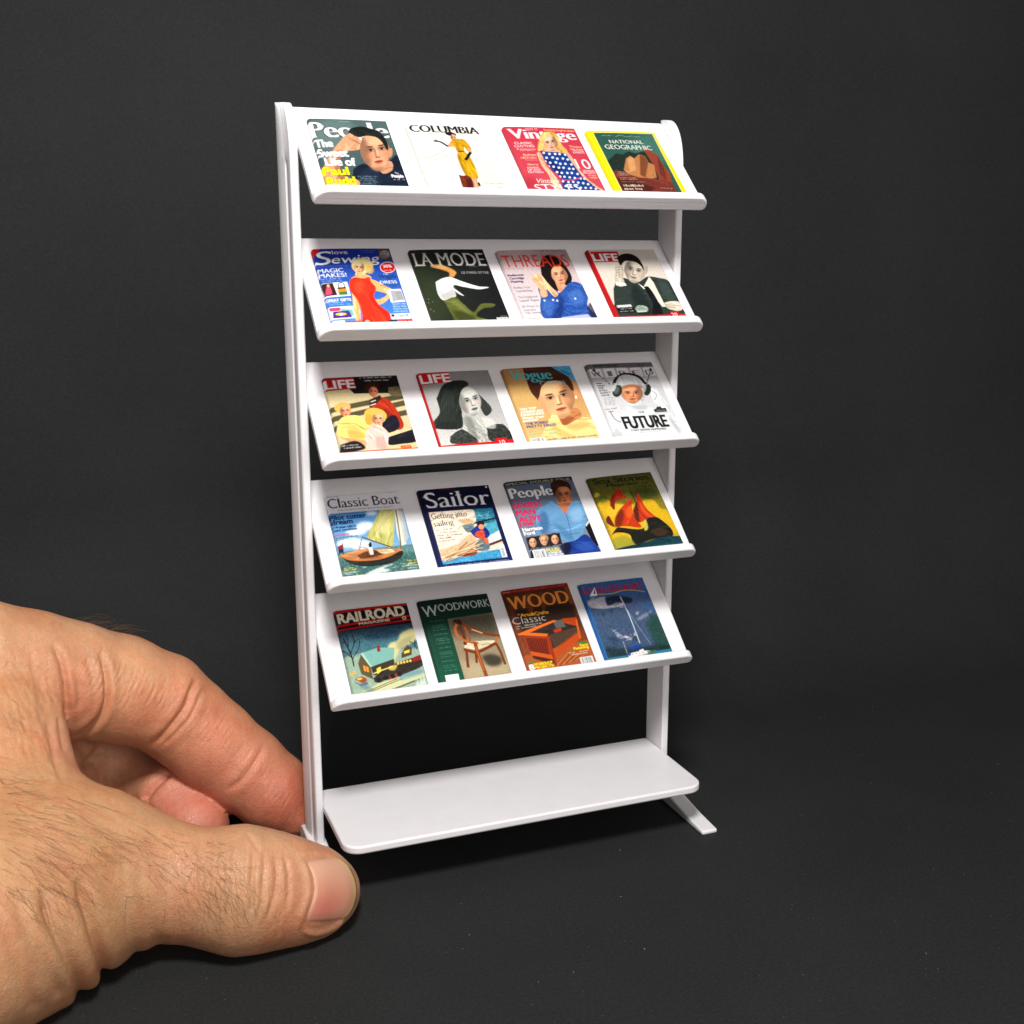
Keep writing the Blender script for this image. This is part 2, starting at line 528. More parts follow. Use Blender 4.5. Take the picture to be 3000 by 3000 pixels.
# fine light lines on the side of the index finger
_rs = random.Random(3)
for k in range(60):
    x = 420 + k * 9 + _rs.uniform(-8, 8); y = 330 + k * 4 + _rs.uniform(-60, 120)
    L = _rs.uniform(50, 130)
    CREASES.append(([(x, y), (x - 0.18 * L, y + 0.5 * L), (x - 0.5 * L, y + L)], 5, 0.055, 0.03))
for k in range(70):
    x = 900 + k * 7 + _rs.uniform(-10, 10); y = 500 + k * 8 + _rs.uniform(-70, 130)
    L = _rs.uniform(40, 90)
    CREASES.append(([(x, y), (x - 0.25 * L, y + 0.5 * L), (x - 0.6 * L, y + L)], 5, 0.045, 0.025))
for k in range(90):
    x = 0 + _rs.uniform(0, 260); y = 330 + _rs.uniform(0, 600)
    L = _rs.uniform(40, 100)
    CREASES.append(([(x, y), (x + 0.25 * L, y + 0.5 * L), (x + 0.35 * L, y + L)], 8, 0.06, 0.035))
for k in range(120):
    x = 820 + _rs.uniform(0, 540); y = 1220 + _rs.uniform(0, 420)
    L = _rs.uniform(30, 90)
    CREASES.append(([(x, y), (x + 0.1 * L, y + 0.5 * L), (x - 0.05 * L, y + L)], 6, 0.05, 0.03))

HAND_H = 1.15
lo = np.array([-118.0, -92.0, -1.0]); hi = np.array([6.0, 42.0, 82.0])
HV, HQ = surface_net(hand_sdf, lo, hi, HAND_H)
HV, HQ = subdivide(HV, HQ)
inner = ((HV > lo + 2.2 * HAND_H) & (HV < hi - 2.2 * HAND_H)).all(1)
for _ in range(2):
    d = np.where(inner, hand_sdf(HV), 0); HV = HV - sdf_normal(hand_sdf, HV) * (d * 0.9)[:, None]
HV, HQ = subdivide(HV, HQ)
hand_n = mesh_normals(HV, HQ)
if (hand_n[::50] * sdf_normal(hand_sdf, HV[::50])).sum(1).mean() < 0:
    HQ = HQ[:, ::-1]; hand_n = -hand_n

def hand_visible(V, n):
    px = to_px(V)
    view = V - CAM_C; view /= np.linalg.norm(view, axis=1, keepdims=True)
    facing = -(view * n).sum(1)
    b = 8
    key = (px[:, 0] // b).astype(int) * 100000 + (px[:, 1] // b).astype(int)
    o = np.argsort(key); ks = key[o]
    st = np.r_[0, np.flatnonzero(np.diff(ks)) + 1]
    mn = np.minimum.reduceat(px[o, 2], st)
    full = np.empty(len(V)); full[o] = np.repeat(mn, np.diff(np.r_[st, len(V)]))
    return px, facing, (facing > 0.0) & (px[:, 2] < full + 3.0), (facing > -0.7) & (px[:, 2] < full + 12.0)
hpx, hface, hvis, hsoft = hand_visible(HV, hand_n)
hsheet = np.stack([hpx[:, 0] / CS, (hpx[:, 1] - 1700) / CS], 1)
disp = np.zeros(len(HV))
for pts, w, dep, rid in CREASES:
    sp = spline(pts)
    lo2 = sp.min(0) - 6 * w; hi2 = sp.max(0) + 6 * w
    fold = w >= 22
    m = np.flatnonzero((hsoft if fold else hvis) & (hsheet > lo2).all(1) & (hsheet < hi2).all(1))
    if not len(m): continue
    d, t = seg_dist(hsheet[m], sp)
    fade = np.clip(np.minimum(t, 1 - t) * 6, 0.0, 1.0) if not fold else np.clip(t * 5, 0, 1)
    fade = np.where((t < 0.001) | ((t > 0.999) & (not fold)), 0, fade)
    prof = -dep * np.exp(-(d / w) ** 2) + rid * np.exp(-((d - 2.3 * w) / (1.5 * w)) ** 2)
    disp[m] += prof * fade * (1.0 if fold else np.clip(hface[m] * 3, 0.0, 1))
# low bumps: veins, tendons and the general unevenness of skin
def vnoise(p, s, seed):
    rs = np.random.RandomState(seed)
    out = np.zeros(len(p))
    for k in range(10):
        v = rs.normal(size=3); v /= np.linalg.norm(v)
        out += np.sin((p @ v) * s * rs.uniform(0.6, 1.6) + rs.uniform(0, 6.28))
    return out / 10
disp += 0.15 * vnoise(HV, 0.45, 1) + 0.035 * vnoise(HV, 1.8, 2)
HV = HV + hand_n * disp[:, None]
hand_n = mesh_normals(HV, HQ)
HV[:, 2] = np.maximum(HV[:, 2], 0.05)

# skin colour: tan on the back, redder and paler towards the finger pads
def blob(p, c, r): return np.exp(-(np.linalg.norm(p - c, axis=1) / r) ** 2)
skin = np.tile(lin((208, 148, 114)), (len(HV), 1))
def tint(c, r, col, k):
    global skin
    w = (blob(HV, c, r) * k)[:, None]
    skin = skin * (1 - w) + lin(col) * w
tint(HC(60, 900, 235), 40, (208, 151, 107), 0.9)
tint(HC(300, 1300, 225), 34, (204, 146, 104), 0.9)
tint(HC(900, 640, 280), 26, (212, 138, 104), 0.8)
tint(HC(1330, 1050, 285), 14, (186, 88, 66), 0.95)
tint(HC(1150, 900, 282), 12, (208, 128, 98), 0.6)
tint(HC(880, 1100, 285), 13, (214, 118, 98), 0.95)
tint(HC(1560, 1500, 243), 12, (204, 134, 102), 0.8)
tint(HC(380, 560, 262), 9, (198, 108, 80), 0.75)
tint(HC(760, 640, 276), 9, (206, 124, 92), 0.6)
tint(HC(1000, 720, 280), 9, (208, 124, 94), 0.5)
tint(HC(640, 420, 268), 8, (222, 164, 122), 0.6)
tint(HC(270, 800, 246), 8, (212, 140, 112), 0.7)
tint(HC(900, 1550, 233), 14, (186, 122, 92), 0.55)
tint(HC(1100, 1480, 230), 9, (196, 142, 100), 0.5)
for c in ((150, 1250), (90, 1400), (230, 1420), (330, 1260), (420, 1460), (60, 1200), (250, 1560), (480, 1340)):
    tint(HC(c[0], c[1], 222), 4.0, (176, 112, 66), 0.55)
mot = vnoise(HV, 0.9, 5)[:, None] * np.array([0.03, 0.035, 0.03]) + vnoise(HV, 2.6, 6)[:, None] * np.array([0.02, 0.025, 0.022])
mot2 = vnoise(HV, 0.30, 8)[:, None] * np.array([0.01, 0.07, 0.09]) + vnoise(HV, 1.3, 9)[:, None] * np.array([0.0, 0.05, 0.06])
skin = np.clip(skin * np.array([0.94, 0.99, 0.95]) * (1 + mot * 3.6 + mot2 * 2.8), 0.01, 1)

def skin_mat():
    m, nt, b = node_mat('skin')
    at = N(nt, 'ShaderNodeAttribute'); at.attribute_name = 'skin_colour'
    tc = N(nt, 'ShaderNodeTexCoord')
    n1 = N(nt, 'ShaderNodeTexNoise', Scale=1100.0, Detail=4.0, Roughness=0.65)
    nt.links.new(tc.outputs['Object'], n1.inputs['Vector'])
    hs = N(nt, 'ShaderNodeHueSaturation')
    mr = N(nt, 'ShaderNodeMapRange'); mr.inputs['To Min'].default_value = 0.80; mr.inputs['To Max'].default_value = 1.18
    nt.links.new(n1.outputs['Fac'], mr.inputs['Value']); nt.links.new(mr.outputs['Result'], hs.inputs['Value'])
    nt.links.new(at.outputs['Color'], hs.inputs['Color'])
    nt.links.new(hs.outputs['Color'], b.inputs['Base Color'])
    vo = N(nt, 'ShaderNodeTexVoronoi', Scale=1500.0); vo.feature = 'DISTANCE_TO_EDGE'
    nt.links.new(tc.outputs['Object'], vo.inputs['Vector'])
    sm = N(nt, 'ShaderNodeMath', _operation='MINIMUM'); sm.inputs[1].default_value = 0.12
    nt.links.new(vo.outputs['Distance'], sm.inputs[0])
    ad = N(nt, 'ShaderNodeMath', _operation='MULTIPLY_ADD'); ad.inputs[1].default_value = 2.2
    nt.links.new(sm.outputs[0], ad.inputs[0]); nt.links.new(n1.outputs['Fac'], ad.inputs[2])
    bp = N(nt, 'ShaderNodeBump', Strength=0.7, Distance=0.0002)
    nt.links.new(ad.outputs[0], bp.inputs['Height']); nt.links.new(bp.outputs['Normal'], b.inputs['Normal'])
    mr2 = N(nt, 'ShaderNodeMapRange'); mr2.inputs['To Min'].default_value = 0.30; mr2.inputs['To Max'].default_value = 0.58
    n4 = N(nt, 'ShaderNodeTexNoise', Scale=700.0, Detail=3.0)
    nt.links.new(tc.outputs['Object'], n4.inputs['Vector']); nt.links.new(n4.outputs['Fac'], mr2.inputs['Value']); nt.links.new(mr2.outputs['Result'], b.inputs['Roughness'])
    b.inputs['Specular IOR Level'].default_value = 0.5
    b.inputs['Subsurface Weight'].default_value = 0.13
    b.inputs['Subsurface Radius'].default_value = (1.0, 0.38, 0.22)
    b.inputs['Subsurface Scale'].default_value = 0.0022
    return m
MAT_SKIN = skin_mat()
HO = HC(500, 1400, 238); HO = np.array([HO[0], HO[1], 0.0])
hand = empty('hand', HO, 'bare left hand pinching the foot of the white rack between thumb and forefinger', 'hand')
hme = big_mesh('hand_body', (HV - HO) * MM, HQ)
ca = hme.color_attributes.new('skin_colour', 'FLOAT_COLOR', 'POINT')
ca.data.foreach_set('color', np.c_[skin, np.ones(len(skin))].astype(np.float32).ravel())
hand_body = link('hand_body', hme, MAT_SKIN, hand)

# ---- thumb nail: a thin curved plate laid on the thumb
def nail():
    def q(x, y): return np.array([500 + 0.36232 * x, 2100 + 0.36232 * y])
    left = spline([q(1062, 1165), q(1118, 1230), q(1150, 1320), q(1152, 1420), q(1120, 1530), q(1092, 1610), q(1080, 1680)], 4)
    right = spline([q(1300, 1128), q(1390, 1180), q(1455, 1270), q(1488, 1390), q(1478, 1500), q(1430, 1590), q(1350, 1655)], 4)
    nu, nv = 26, len(left)
    vis = np.flatnonzero(hvis)
    V, F = [], []
    P = np.empty((nv, nu + 1, 3)); NN = np.empty_like(P)
    sub = vis[(hpx[vis, 0] > 850) & (hpx[vis, 0] < 1080) & (hpx[vis, 1] > 2480) & (hpx[vis, 1] < 2760)]
    pxs = hpx[sub, :2]
    for j in range(nv):
        for i in range(nu + 1):
            t = i / nu
            pp = left[j] * (1 - t) + right[j] * t
            dd = ((pxs - pp) ** 2).sum(1)
            k = np.argpartition(dd, 24)[:24]
            w = np.exp(-dd[k] / 30.0) + 1e-12; w /= w.sum()
            dep = (hpx[sub[k], 2] * w).sum()
            P[j, i] = PW(pp[0], pp[1], dep)
            nn = (hand_n[sub[k]] * w[:, None]).sum(0); NN[j, i] = nn / np.linalg.norm(nn)
    # smooth the plate, then lift it off the skin: deeper under the cuticle, free edge standing proud
    for _ in range(10):
        Q = P.copy()
        Q[1:-1, 1:-1] = (P[:-2, 1:-1] + P[2:, 1:-1] + P[1:-1, :-2] + P[1:-1, 2:]) / 4
        P = P * 0.4 + Q * 0.6
    lift = np.interp(np.linspace(0, 1, nu + 1), [0, 0.09, 0.3, 0.9, 1], [-0.6, 0.22, 0.42, 0.5, 0.55])
    edge = np.minimum(np.arange(nv), np.arange(nv)[::-1]) / (nv - 1)
    side = np.interp(edge, [0, 0.08, 0.2, 0.5], [-0.75, 0.02, 0.3, 0.40])
    P = P + NN * (lift[None, :] * 0.6 + side[:, None] * 0.6)[..., None]
    V = P.reshape(-1, 3)
    F = [(j * (nu + 1) + i, j * (nu + 1) + i + 1, (j + 1) * (nu + 1) + i + 1, (j + 1) * (nu + 1) + i) for j in range(nv - 1) for i in range(nu)]
    me = new_mesh('thumb_nail', (V - HO) * MM, F, True)
    fixnormals(me)
    m, nt, b = node_mat('nail')
    at = N(nt, 'ShaderNodeAttribute'); at.attribute_name = 'nail_colour'
    nt.links.new(at.outputs['Color'], b.inputs['Base Color'])
    b.inputs['Roughness'].default_value = 0.32; b.inputs['Specular IOR Level'].default_value = 0.4
    b.inputs['Subsurface Weight'].default_value = 0.25; b.inputs['Subsurface Scale'].default_value = 0.0015
    u = np.tile(np.linspace(0, 1, nu + 1), nv); vv = np.repeat(np.linspace(0, 1, nv), nu + 1)
    base = lin((206, 150, 122)); pink = lin((202, 120, 100)); pale = lin((218, 178, 150)); tip = lin((206, 172, 116))
    wpk = np.exp(-((u - 0.35) / 0.42) ** 2 - ((vv - 0.72) / 0.30) ** 2)
    col = base[None] * (1 - wpk[:, None]) + pink * wpk[:, None]
    wl = np.clip((0.09 - u) / 0.07, 0, 1) * 0.6 + np.exp(-((vv - 0.15) / 0.2) ** 2) * 0.35
    col = col * (1 - wl[:, None]) + pale * wl[:, None]
    wt = np.clip((u - 0.90) / 0.05, 0, 1)
    col = col * (1 - wt[:, None]) + tip * wt[:, None]
    ca = me.color_attributes.new('nail_colour', 'FLOAT_COLOR', 'POINT')
    ca.data.foreach_set('color', np.c_[col, np.ones(len(col))].astype(np.float32).ravel())
    o = link('thumb_nail', me, m, hand)
    s = o.modifiers.new('solid', 'SOLIDIFY'); s.thickness = 0.5 * MM; s.offset = -1
    return o
nail()

# ---- hairs on the back of the thumb and hand, and a tuft standing over the knuckle
def hairs():
    V, F = [], []
    rs = np.random.RandomState(11)
    vis = np.flatnonzero(hvis & (hface > 0.12))
    sp = hsheet[vis]
    def grow(k, direc, L, curl, lift, rad=0.028):
        root = HV[vis[k]]; n = hand_n[vis[k]]
        d = CAM_R[0] * direc[0] + CAM_R[1] * direc[1]
        d = d - n * (d @ n); d /= np.linalg.norm(d) + 1e-9
        s = np.cross(n, d)
        pts = []
        for t in np.linspace(0, 1, 6):
            pts.append(root + d * L * t + s * curl * L * t * t + n * (lift * L * (t - 0.75 * t * t) + 0.02))
        tube(pts, rad)
    def tube(pts, rad):
        base = len(V)
        m = len(pts)
        for i, p in enumerate(pts):
            t = pts[min(i + 1, m - 1)] - pts[max(i - 1, 0)]; t = t / np.linalg.norm(t)
            a = np.cross(t, [0.3, 0.2, 0.93]); a /= np.linalg.norm(a); b = np.cross(t, a)
            r = rad * (1 - 0.75 * i / (m - 1))
            for q in range(3):
                an = q * 2.0944
                V.append(p + (a * math.cos(an) + b * math.sin(an)) * r)
        for i in range(m - 1):
            for q in range(3):
                F.append((base + i * 3 + q, base + i * 3 + (q + 1) % 3, base + i * 3 + 3 + (q + 1) % 3, base + i * 3 + 3 + q))
    def region(cx, cy, rx, ry, n, ang, L, rad=0.028, spread=0.35, lift=0.25, curl=0.5):
        for _ in range(n):
            p = np.array([cx + rs.normal() * rx, cy + rs.normal() * ry])
            dd = ((sp - p) ** 2).sum(1); k = dd.argmin()
            if dd[k] > 500 or (sp[k][0] > 480 and sp[k][1] < 1120) or hpx[vis[k], 2] > 262: continue
            a = math.radians(ang + rs.normal() * spread * 57.3)
            grow(k, (math.cos(a), math.sin(a)), L * rs.uniform(0.7, 1.6), rs.normal() * curl * 0.35 + 0.16, lift * rs.uniform(0.3, 1.3), rad * rs.uniform(0.7, 1.2))
    region(150, 1150, 130, 120, 46, 35, 8.5)
    region(350, 1230, 150, 110, 46, 32, 8.5)
    region(120, 1400, 110, 110, 40, 42, 8.0)
    region(330, 1450, 110, 90, 30, 48, 7.0)
    region(620, 1260, 110, 80, 30, 30, 6.5)
    region(960, 1290, 80, 60, 26, 25, 4.2)
    region(1000, 1430, 90, 80, 60, 55, 3.8)
    region(1080, 1500, 60, 60, 46, 70, 3.2)
    region(860, 1400, 90, 90, 24, 45, 4.2)
    region(60, 960, 60, 90, 16, 55, 7.0)
    region(40, 660, 30, 80, 6, 60, 6.0)
    # tuft seen over the upper edge of the forefinger
    top = np.flatnonzero((hface > -0.55) & (hface < 0.02) & (hsheet[:, 0] > 330) & (hsheet[:, 0] < 640) & (hsheet[:, 1] > 120) & (hsheet[:, 1] < 330) & (hpx[:, 2] < 300))
    vis_b = vis; sp_b = sp
    vis = top
    if len(top):
        for _ in range(70):
            k = rs.randint(len(top))
            x = hsheet[top[k], 0]
            if rs.uniform() > np.exp(-((x - 440) / 100) ** 2) + 0.12: continue
            a = math.radians(12 + rs.normal() * 14)
            grow(k, (math.cos(a), math.sin(a) - 0.25), rs.uniform(3.5, 7.5), rs.normal() * 0.25, rs.uniform(0.5, 1.1), 0.032)
    me = new_mesh('hand_hair', (np.array(V) - HO) * MM, F, True)
    o = link('hand_hair', me, plain_mat('dark_hair', (0.17, 0.09, 0.045), 0.5, 0.4, 0.3), hand)
    o['kind'] = 'stuff'
    return o
hairs()
# ------------------------------------------------------------------ magazines: printed covers are drawn here as flat colour on a fine cover mesh
AW, AH = 456, 588                 # drawing resolution
GX, GY = 153, 197                 # vertices of the cover mesh

_glyphs = {}
def text_tris(s):
    if s in _glyphs: return _glyphs[s]
    cu = bpy.data.curves.new('t', 'FONT'); cu.body = s; cu.size = 1.0; cu.resolution_u = 4
    o = bpy.data.objects.new('t', cu); COL.objects.link(o)
    dg = bpy.context.evaluated_depsgraph_get()
    me = o.evaluated_get(dg).to_mesh()
    me.calc_loop_triangles()
    v = np.array([p.co[:2] for p in me.vertices]) if len(me.vertices) else np.zeros((0, 2))
    t = np.array([tr.vertices[:] for tr in me.loop_triangles]) if len(me.loop_triangles) else np.zeros((0, 3), int)
    o.evaluated_get(dg).to_mesh_clear()
    bpy.data.objects.remove(o); bpy.data.curves.remove(cu)
    _glyphs[s] = (v, t)
    return v, t

def box(m, r, ax):
    if r < 1: return m
    r = int(r)
    p = np.pad(m, [(r + 1, r) if a == ax else (0, 0) for a in range(2)], mode='edge')
    c = np.cumsum(p, axis=ax)
    n = m.shape[ax]
    return (np.take(c, np.arange(2 * r + 1, 2 * r + 1 + n), ax) - np.take(c, np.arange(0, n), ax)) / (2 * r + 1)

def dil(m, rx, ry):
    o = m.copy()
    for k in range(1, int(rx) + 1):
        o[:, k:] = np.maximum(o[:, k:], m[:, :-k]); o[:, :-k] = np.maximum(o[:, :-k], m[:, k:])
    q = o.copy()
    for k in range(1, int(ry) + 1):
        o[k:] = np.maximum(o[k:], q[:-k]); o[:-k] = np.maximum(o[:-k], q[k:])
    return o

class Art:
    def __init__(s, TL, TR, BR, BL):
        s.c = np.zeros((AH, AW, 3), np.float32)
        src = np.array([TL, TR, BR, BL], float); dst = np.array([(0, 0), (AW, 0), (AW, AH), (0, AH)], float)
        A = []
        for (x, y), (u, v) in zip(src, dst):
            A.append([x, y, 1, 0, 0, 0, -u * x, -u * y, -u]); A.append([0, 0, 0, x, y, 1, -v * x, -v * y, -v])
        s.H = np.linalg.svd(np.array(A))[2][-1].reshape(3, 3)
        s.pv = AH / (np.linalg.norm(src[3] - src[0]) * 0.5 + np.linalg.norm(src[2] - src[1]) * 0.5)
        s.pu = AW / (np.linalg.norm(src[1] - src[0]) * 0.5 + np.linalg.norm(src[2] - src[3]) * 0.5)
        s.rs = np.random.RandomState(int(abs(TL[0] * 7 + TL[1] * 13 + BR[0])) % 100000)
        s.clip = None
    def m(s, pts):
        p = np.c_[np.asarray(pts, float).reshape(-1, 2), np.ones(len(np.asarray(pts, float).reshape(-1, 2)))] @ s.H.T
        return p[:, :2] / p[:, 2:]
    def put(s, mask, col, a=1.0, x0=0, y0=0):
        h, w = mask.shape
        ya, xa = max(y0, 0), max(x0, 0); yb, xb = min(y0 + h, AH), min(x0 + w, AW)
        if yb <= ya or xb <= xa: return
        mk = mask[ya - y0:yb - y0, xa - x0:xb - x0] * a
        if s.clip is not None: mk = mk * s.clip[ya:yb, xa:xb]
        r = s.c[ya:yb, xa:xb]
        r += (np.asarray(col, np.float32) - r) * mk[..., None]
    def bg(s, a, b=None, horiz=False):
        t = np.linspace(0, 1, AW)[None, :, None] if horiz else np.linspace(0, 1, AH)[:, None, None]
        b = a if b is None else b
        s.c[:] = np.asarray(a, np.float32) * (1 - t) + np.asarray(b, np.float32) * t
    def raw(s, q, soft=0):
        pad = int(3 * soft) + 2
        x0, y0 = np.floor(q.min(0)).astype(int) - pad; x1, y1 = np.ceil(q.max(0)).astype(int) + pad
        x0 = max(x0, -60); y0 = max(y0, -60); x1 = min(x1, AW + 60); y1 = min(y1, AH + 60)
        if x1 <= x0 or y1 <= y0: return None
        X = np.arange(x0, x1) + 0.5
        ins = np.zeros((y1 - y0, x1 - x0), np.float32)
        for sub in (0.25, 0.75):
            Y = np.arange(y0, y1) + sub
            par = np.zeros((y1 - y0, x1 - x0), bool)
            for (ax, ay), (bx, by) in zip(q, np.roll(q, -1, 0)):
                if ay == by: continue
                c = (ay > Y) != (by > Y)
                if not c.any(): continue
                xi = (bx - ax) * (Y[c] - ay) / (by - ay) + ax
                par[c] ^= X[None, :] < xi[:, None]
            ins += par * 0.5
        for _ in range(2 if soft else 0):
            ins = box(box(ins, soft, 0), soft, 1)
        return ins, x0, y0
    def P(s, col, pts, soft=0, a=1.0, smooth=False):
        q = np.asarray(pts, float).reshape(-1, 2)
        if smooth: q = spline(np.vstack([q, q[:1]]), 5)
        r = s.raw(s.m(q), soft)
        if r: s.put(r[0], col, a, r[1], r[2])
    def S(s, col, pts, soft=0, a=1.0):
        s.P(col, pts, soft, a, True)
        q = np.asarray(pts, float).reshape(-1, 2)
        ar = 0.5 * abs((q[:, 0] * np.roll(q[:, 1], -1) - q[:, 1] * np.roll(q[:, 0], -1)).sum())
        if soft <= 2 and a > 0.75 and ar > 3500: s.grain(col, q, ar)
    def grain(s, col, q, ar):
        """strands, folds and tones that follow the length of a shape"""
        old = s.clip
        s.withclip(q, True)
        if old is not None: s.clip = s.clip * old
        c = q.mean(0); ev, V = np.linalg.eigh(np.cov((q - c).T)); d = V[:, 1]; n = V[:, 0]
        l, w = 2.0 * math.sqrt(ev[1]), 2.0 * math.sqrt(ev[0]); col = np.asarray(col, float)
        for k in range(int(min(46, 10 + ar / 500))):
            p0 = c + d * s.rs.uniform(-1, 1) * l + n * s.rs.uniform(-1, 1) * w
            L_ = s.rs.uniform(0.25, 0.9) * l; b = s.rs.uniform(-0.25, 0.25) * L_
            pts = [p0 - d * L_ / 2, p0 + n * b, p0 + d * L_ / 2 + n * b * 0.3]
            t = s.rs.uniform()
            cc = col * 0.55 if t < 0.5 else np.minimum(col * 1.25 + 26, 255)
            s.L(cc, s.rs.uniform(3, 13), pts, s.rs.uniform(0.15, 0.42), soft=int(s.rs.choice([0, 1, 2])))
        s.clip = old
    def E(s, col, cx, cy, rx, ry, rot=0, soft=0, a=1.0):
        t = np.linspace(0, 2 * math.pi, 28, endpoint=False); r = math.radians(rot)
        x, y = rx * np.cos(t), ry * np.sin(t)
        s.P(col, np.c_[cx + x * math.cos(r) - y * math.sin(r), cy + x * math.sin(r) + y * math.cos(r)], soft, a)
    def L(s, col, w, pts, a=1.0, curve=True, soft=0):
        q = np.asarray(pts, float).reshape(-1, 2)
        if curve: q = spline(q, 5)
        q = s.m(q); w = w * (s.pu + s.pv) / 4
        d = np.gradient(q, axis=0); d /= np.maximum(np.linalg.norm(d, axis=1, keepdims=True), 1e-6)
        n = np.stack([-d[:, 1], d[:, 0]], 1) * w
        q = q.copy(); q[0] -= d[0] * w * 0.4; q[-1] += d[-1] * w * 0.4
        r = s.raw(np.vstack([q + n, (q - n)[::-1]]), soft)
        if r: s.put(r[0], col, a, r[1], r[2])
    def T(s, txt, x0, y0, x1, y1, h, col, style='', out=None, a=1.0, ow=3):
        v, t = text_tris(txt)
        if not len(t): return
        K = 8.0
        w0 = v[:, 0].min(); wid = v[:, 0].max() - w0
        cap = 0.70
        A, B = s.m([(x0, y0), (x1, y1)])
        hv = h * s.pv
        ex = (B - A) / wid; ey = np.array([0.0, -hv / cap])
        p = v.copy(); p[:, 0] -= w0
        if 'i' in style: p[:, 0] += p[:, 1] * 0.30 * (hv / cap) / max(np.linalg.norm(ex), 1e-6)
        q = A + p[:, :1] * ex + p[:, 1:] * ey
        pad = 14
        xa, ya = np.floor(q.min(0)).astype(int) - pad; xb, yb = np.ceil(q.max(0)).astype(int) + pad
        if xb - xa > 1200 or yb - ya > 1200: return
        SS = 2
        M = np.zeros(((yb - ya) * SS, (xb - xa) * SS), np.float32)
        Q = (q - [xa, ya]) * SS
        for tri in Q[t]:
            lo_ = np.maximum(np.floor(tri.min(0)).astype(int), 0); hi_ = np.minimum(np.ceil(tri.max(0)).astype(int) + 1, [M.shape[1], M.shape[0]])
            if (hi_ <= lo_).any(): continue
            X, Y = np.meshgrid(np.arange(lo_[0], hi_[0]) + 0.5, np.arange(lo_[1], hi_[1]) + 0.5)
            (ax, ay), (bx, by), (cx, cy) = tri
            d1 = (bx - ax) * (Y - ay) - (by - ay) * (X - ax); d2 = (cx - bx) * (Y - by) - (cy - by) * (X - bx); d3 = (ax - cx) * (Y - cy) - (ay - cy) * (X - cx)
            ins = ((d1 >= -0.01) & (d2 >= -0.01) & (d3 >= -0.01)) | ((d1 <= 0.01) & (d2 <= 0.01) & (d3 <= 0.01))
            sub = M[lo_[1]:hi_[1], lo_[0]:hi_[0]]; sub[ins] = 1
        st = hv * SS                               # cap height in samples
        if 's' in style:                           # roman: thick stems, hair lines, feet on the stems
            er = int(round(st * 0.022))
            Z = 1 - dil(1 - M, 0, er) if er else M
            Z = dil(Z, round(st * (0.05 if 'b' in style else 0.012)), 0)
            k = max(1, int(st * 0.075)); th = max(1, int(round(st * 0.045)))
            n = M.shape[1]
            xs = np.arange(n) / SS + xa
            base = A[1] + (xs - A[0]) * (B[1] - A[1]) / max(B[0] - A[0], 1e-6)
            D = dil(M, k, 0)
            rows = np.arange(M.shape[0])[:, None] / SS + ya
            lev = [0.0, 1.0] if txt.upper() == txt else [0.0, 1.0, 0.74]
            for lv in lev:
                top = base - hv * lv
                band = (rows > top - (th / SS if lv == 0 else 0)) & (rows <= top + (0 if lv == 0 else th / SS))
                Z = np.maximum(Z, D * band)
            M = Z
        elif 'b' in style:
            M = dil(M, round(st * 0.05), round(st * 0.03))
        elif 't' in style:
            er = max(0, int(round(st * 0.02)))
            if er: M = 1 - dil(1 - M, er, er)
        def down(Mx): return Mx.reshape(yb - ya, SS, xb - xa, SS).mean((1, 3))
        if out is not None:
            s.put(down(dil(M, ow * SS, ow * SS)), out, a, xa, ya)
        s.put(down(M), col, a, xa, ya)
    def Wd(s, x0, y0, x1, y1, h, col, a=0.8, n=1, gap=1.7):
        """lines of print too small to read"""
        for k in range(n):
            up = np.array([0.0, k * h * gap])
            A, B = s.m([(x0 + up[1] * 0.28, y0 + up[1]), (x1 + up[1] * 0.28 - s.rs.uniform(0, 0.2) * (x1 - x0) * (n > 1), y1 + up[1])])
            t = 0.0; hv = h * s.pv; L = np.linalg.norm(B - A)
            while t < 1:
                w = s.rs.uniform(0.6, 1.3) * hv * 0.55 / L
                if s.rs.uniform() < 0.8:
                    p = A + (B - A) * t; e = (B - A) * w * 0.72
                    hh = hv * s.rs.choice([0.62, 0.62, 0.62, 0.9])
                    r = s.raw(np.array([p, p + e, p + e - [0, hh], p - [0, hh]]))
                    if r: s.put(r[0], col, a * s.rs.uniform(0.6, 0.9), r[1], r[2])
                t += w
    def bar(s, x0, y0, x1, y1, h, bgc=(236, 236, 232)):
        a, b = np.array([x0, y0], float), np.array([x1, y1], float)
        up = np.array([-0.28 * h, -h])
        s.P(bgc, [a, b, b + up, a + up])
        t = 0.06
        while t < 0.92:
            w = s.rs.uniform(0.012, 0.05)
            p0, p1 = a + (b - a) * t + up * 0.08, a + (b - a) * (t + w) + up * 0.08
            s.P((40, 40, 40), [p0, p1, p1 + up * 0.84, p0 + up * 0.84], a=0.9)
            t += w + s.rs.uniform(0.02, 0.05)
    def noise(s, amt, cell, box_=None):
        n = s.rs.normal(size=(AH // cell + 2, AW // cell + 2, 1)).astype(np.float32)
        n = np.kron(n, np.ones((cell, cell, 1), np.float32))[:AH, :AW]
        if cell > 2:
            for k in range(2): n[..., 0] = box(box(n[..., 0], cell // 2, 0), cell // 2, 1)
        mk = 1 if s.clip is None else s.clip[..., None]
        s.c += n * amt * mk
    def withclip(s, pts, smooth=False):
        q = np.asarray(pts, float).reshape(-1, 2)
        if smooth: q = spline(np.vstack([q, q[:1]]), 5)
        r = s.raw(s.m(q)); M = np.zeros((AH, AW), np.float32)
        old = s.clip; s.clip = None
        if r:
            ya, xa = max(r[2], 0), max(r[1], 0); yb, xb = min(r[2] + r[0].shape[0], AH), min(r[1] + r[0].shape[1], AW)
            M[ya:yb, xa:xb] = r[0][ya - r[2]:yb - r[2], xa - r[1]:xb - r[1]]
        s.clip = M
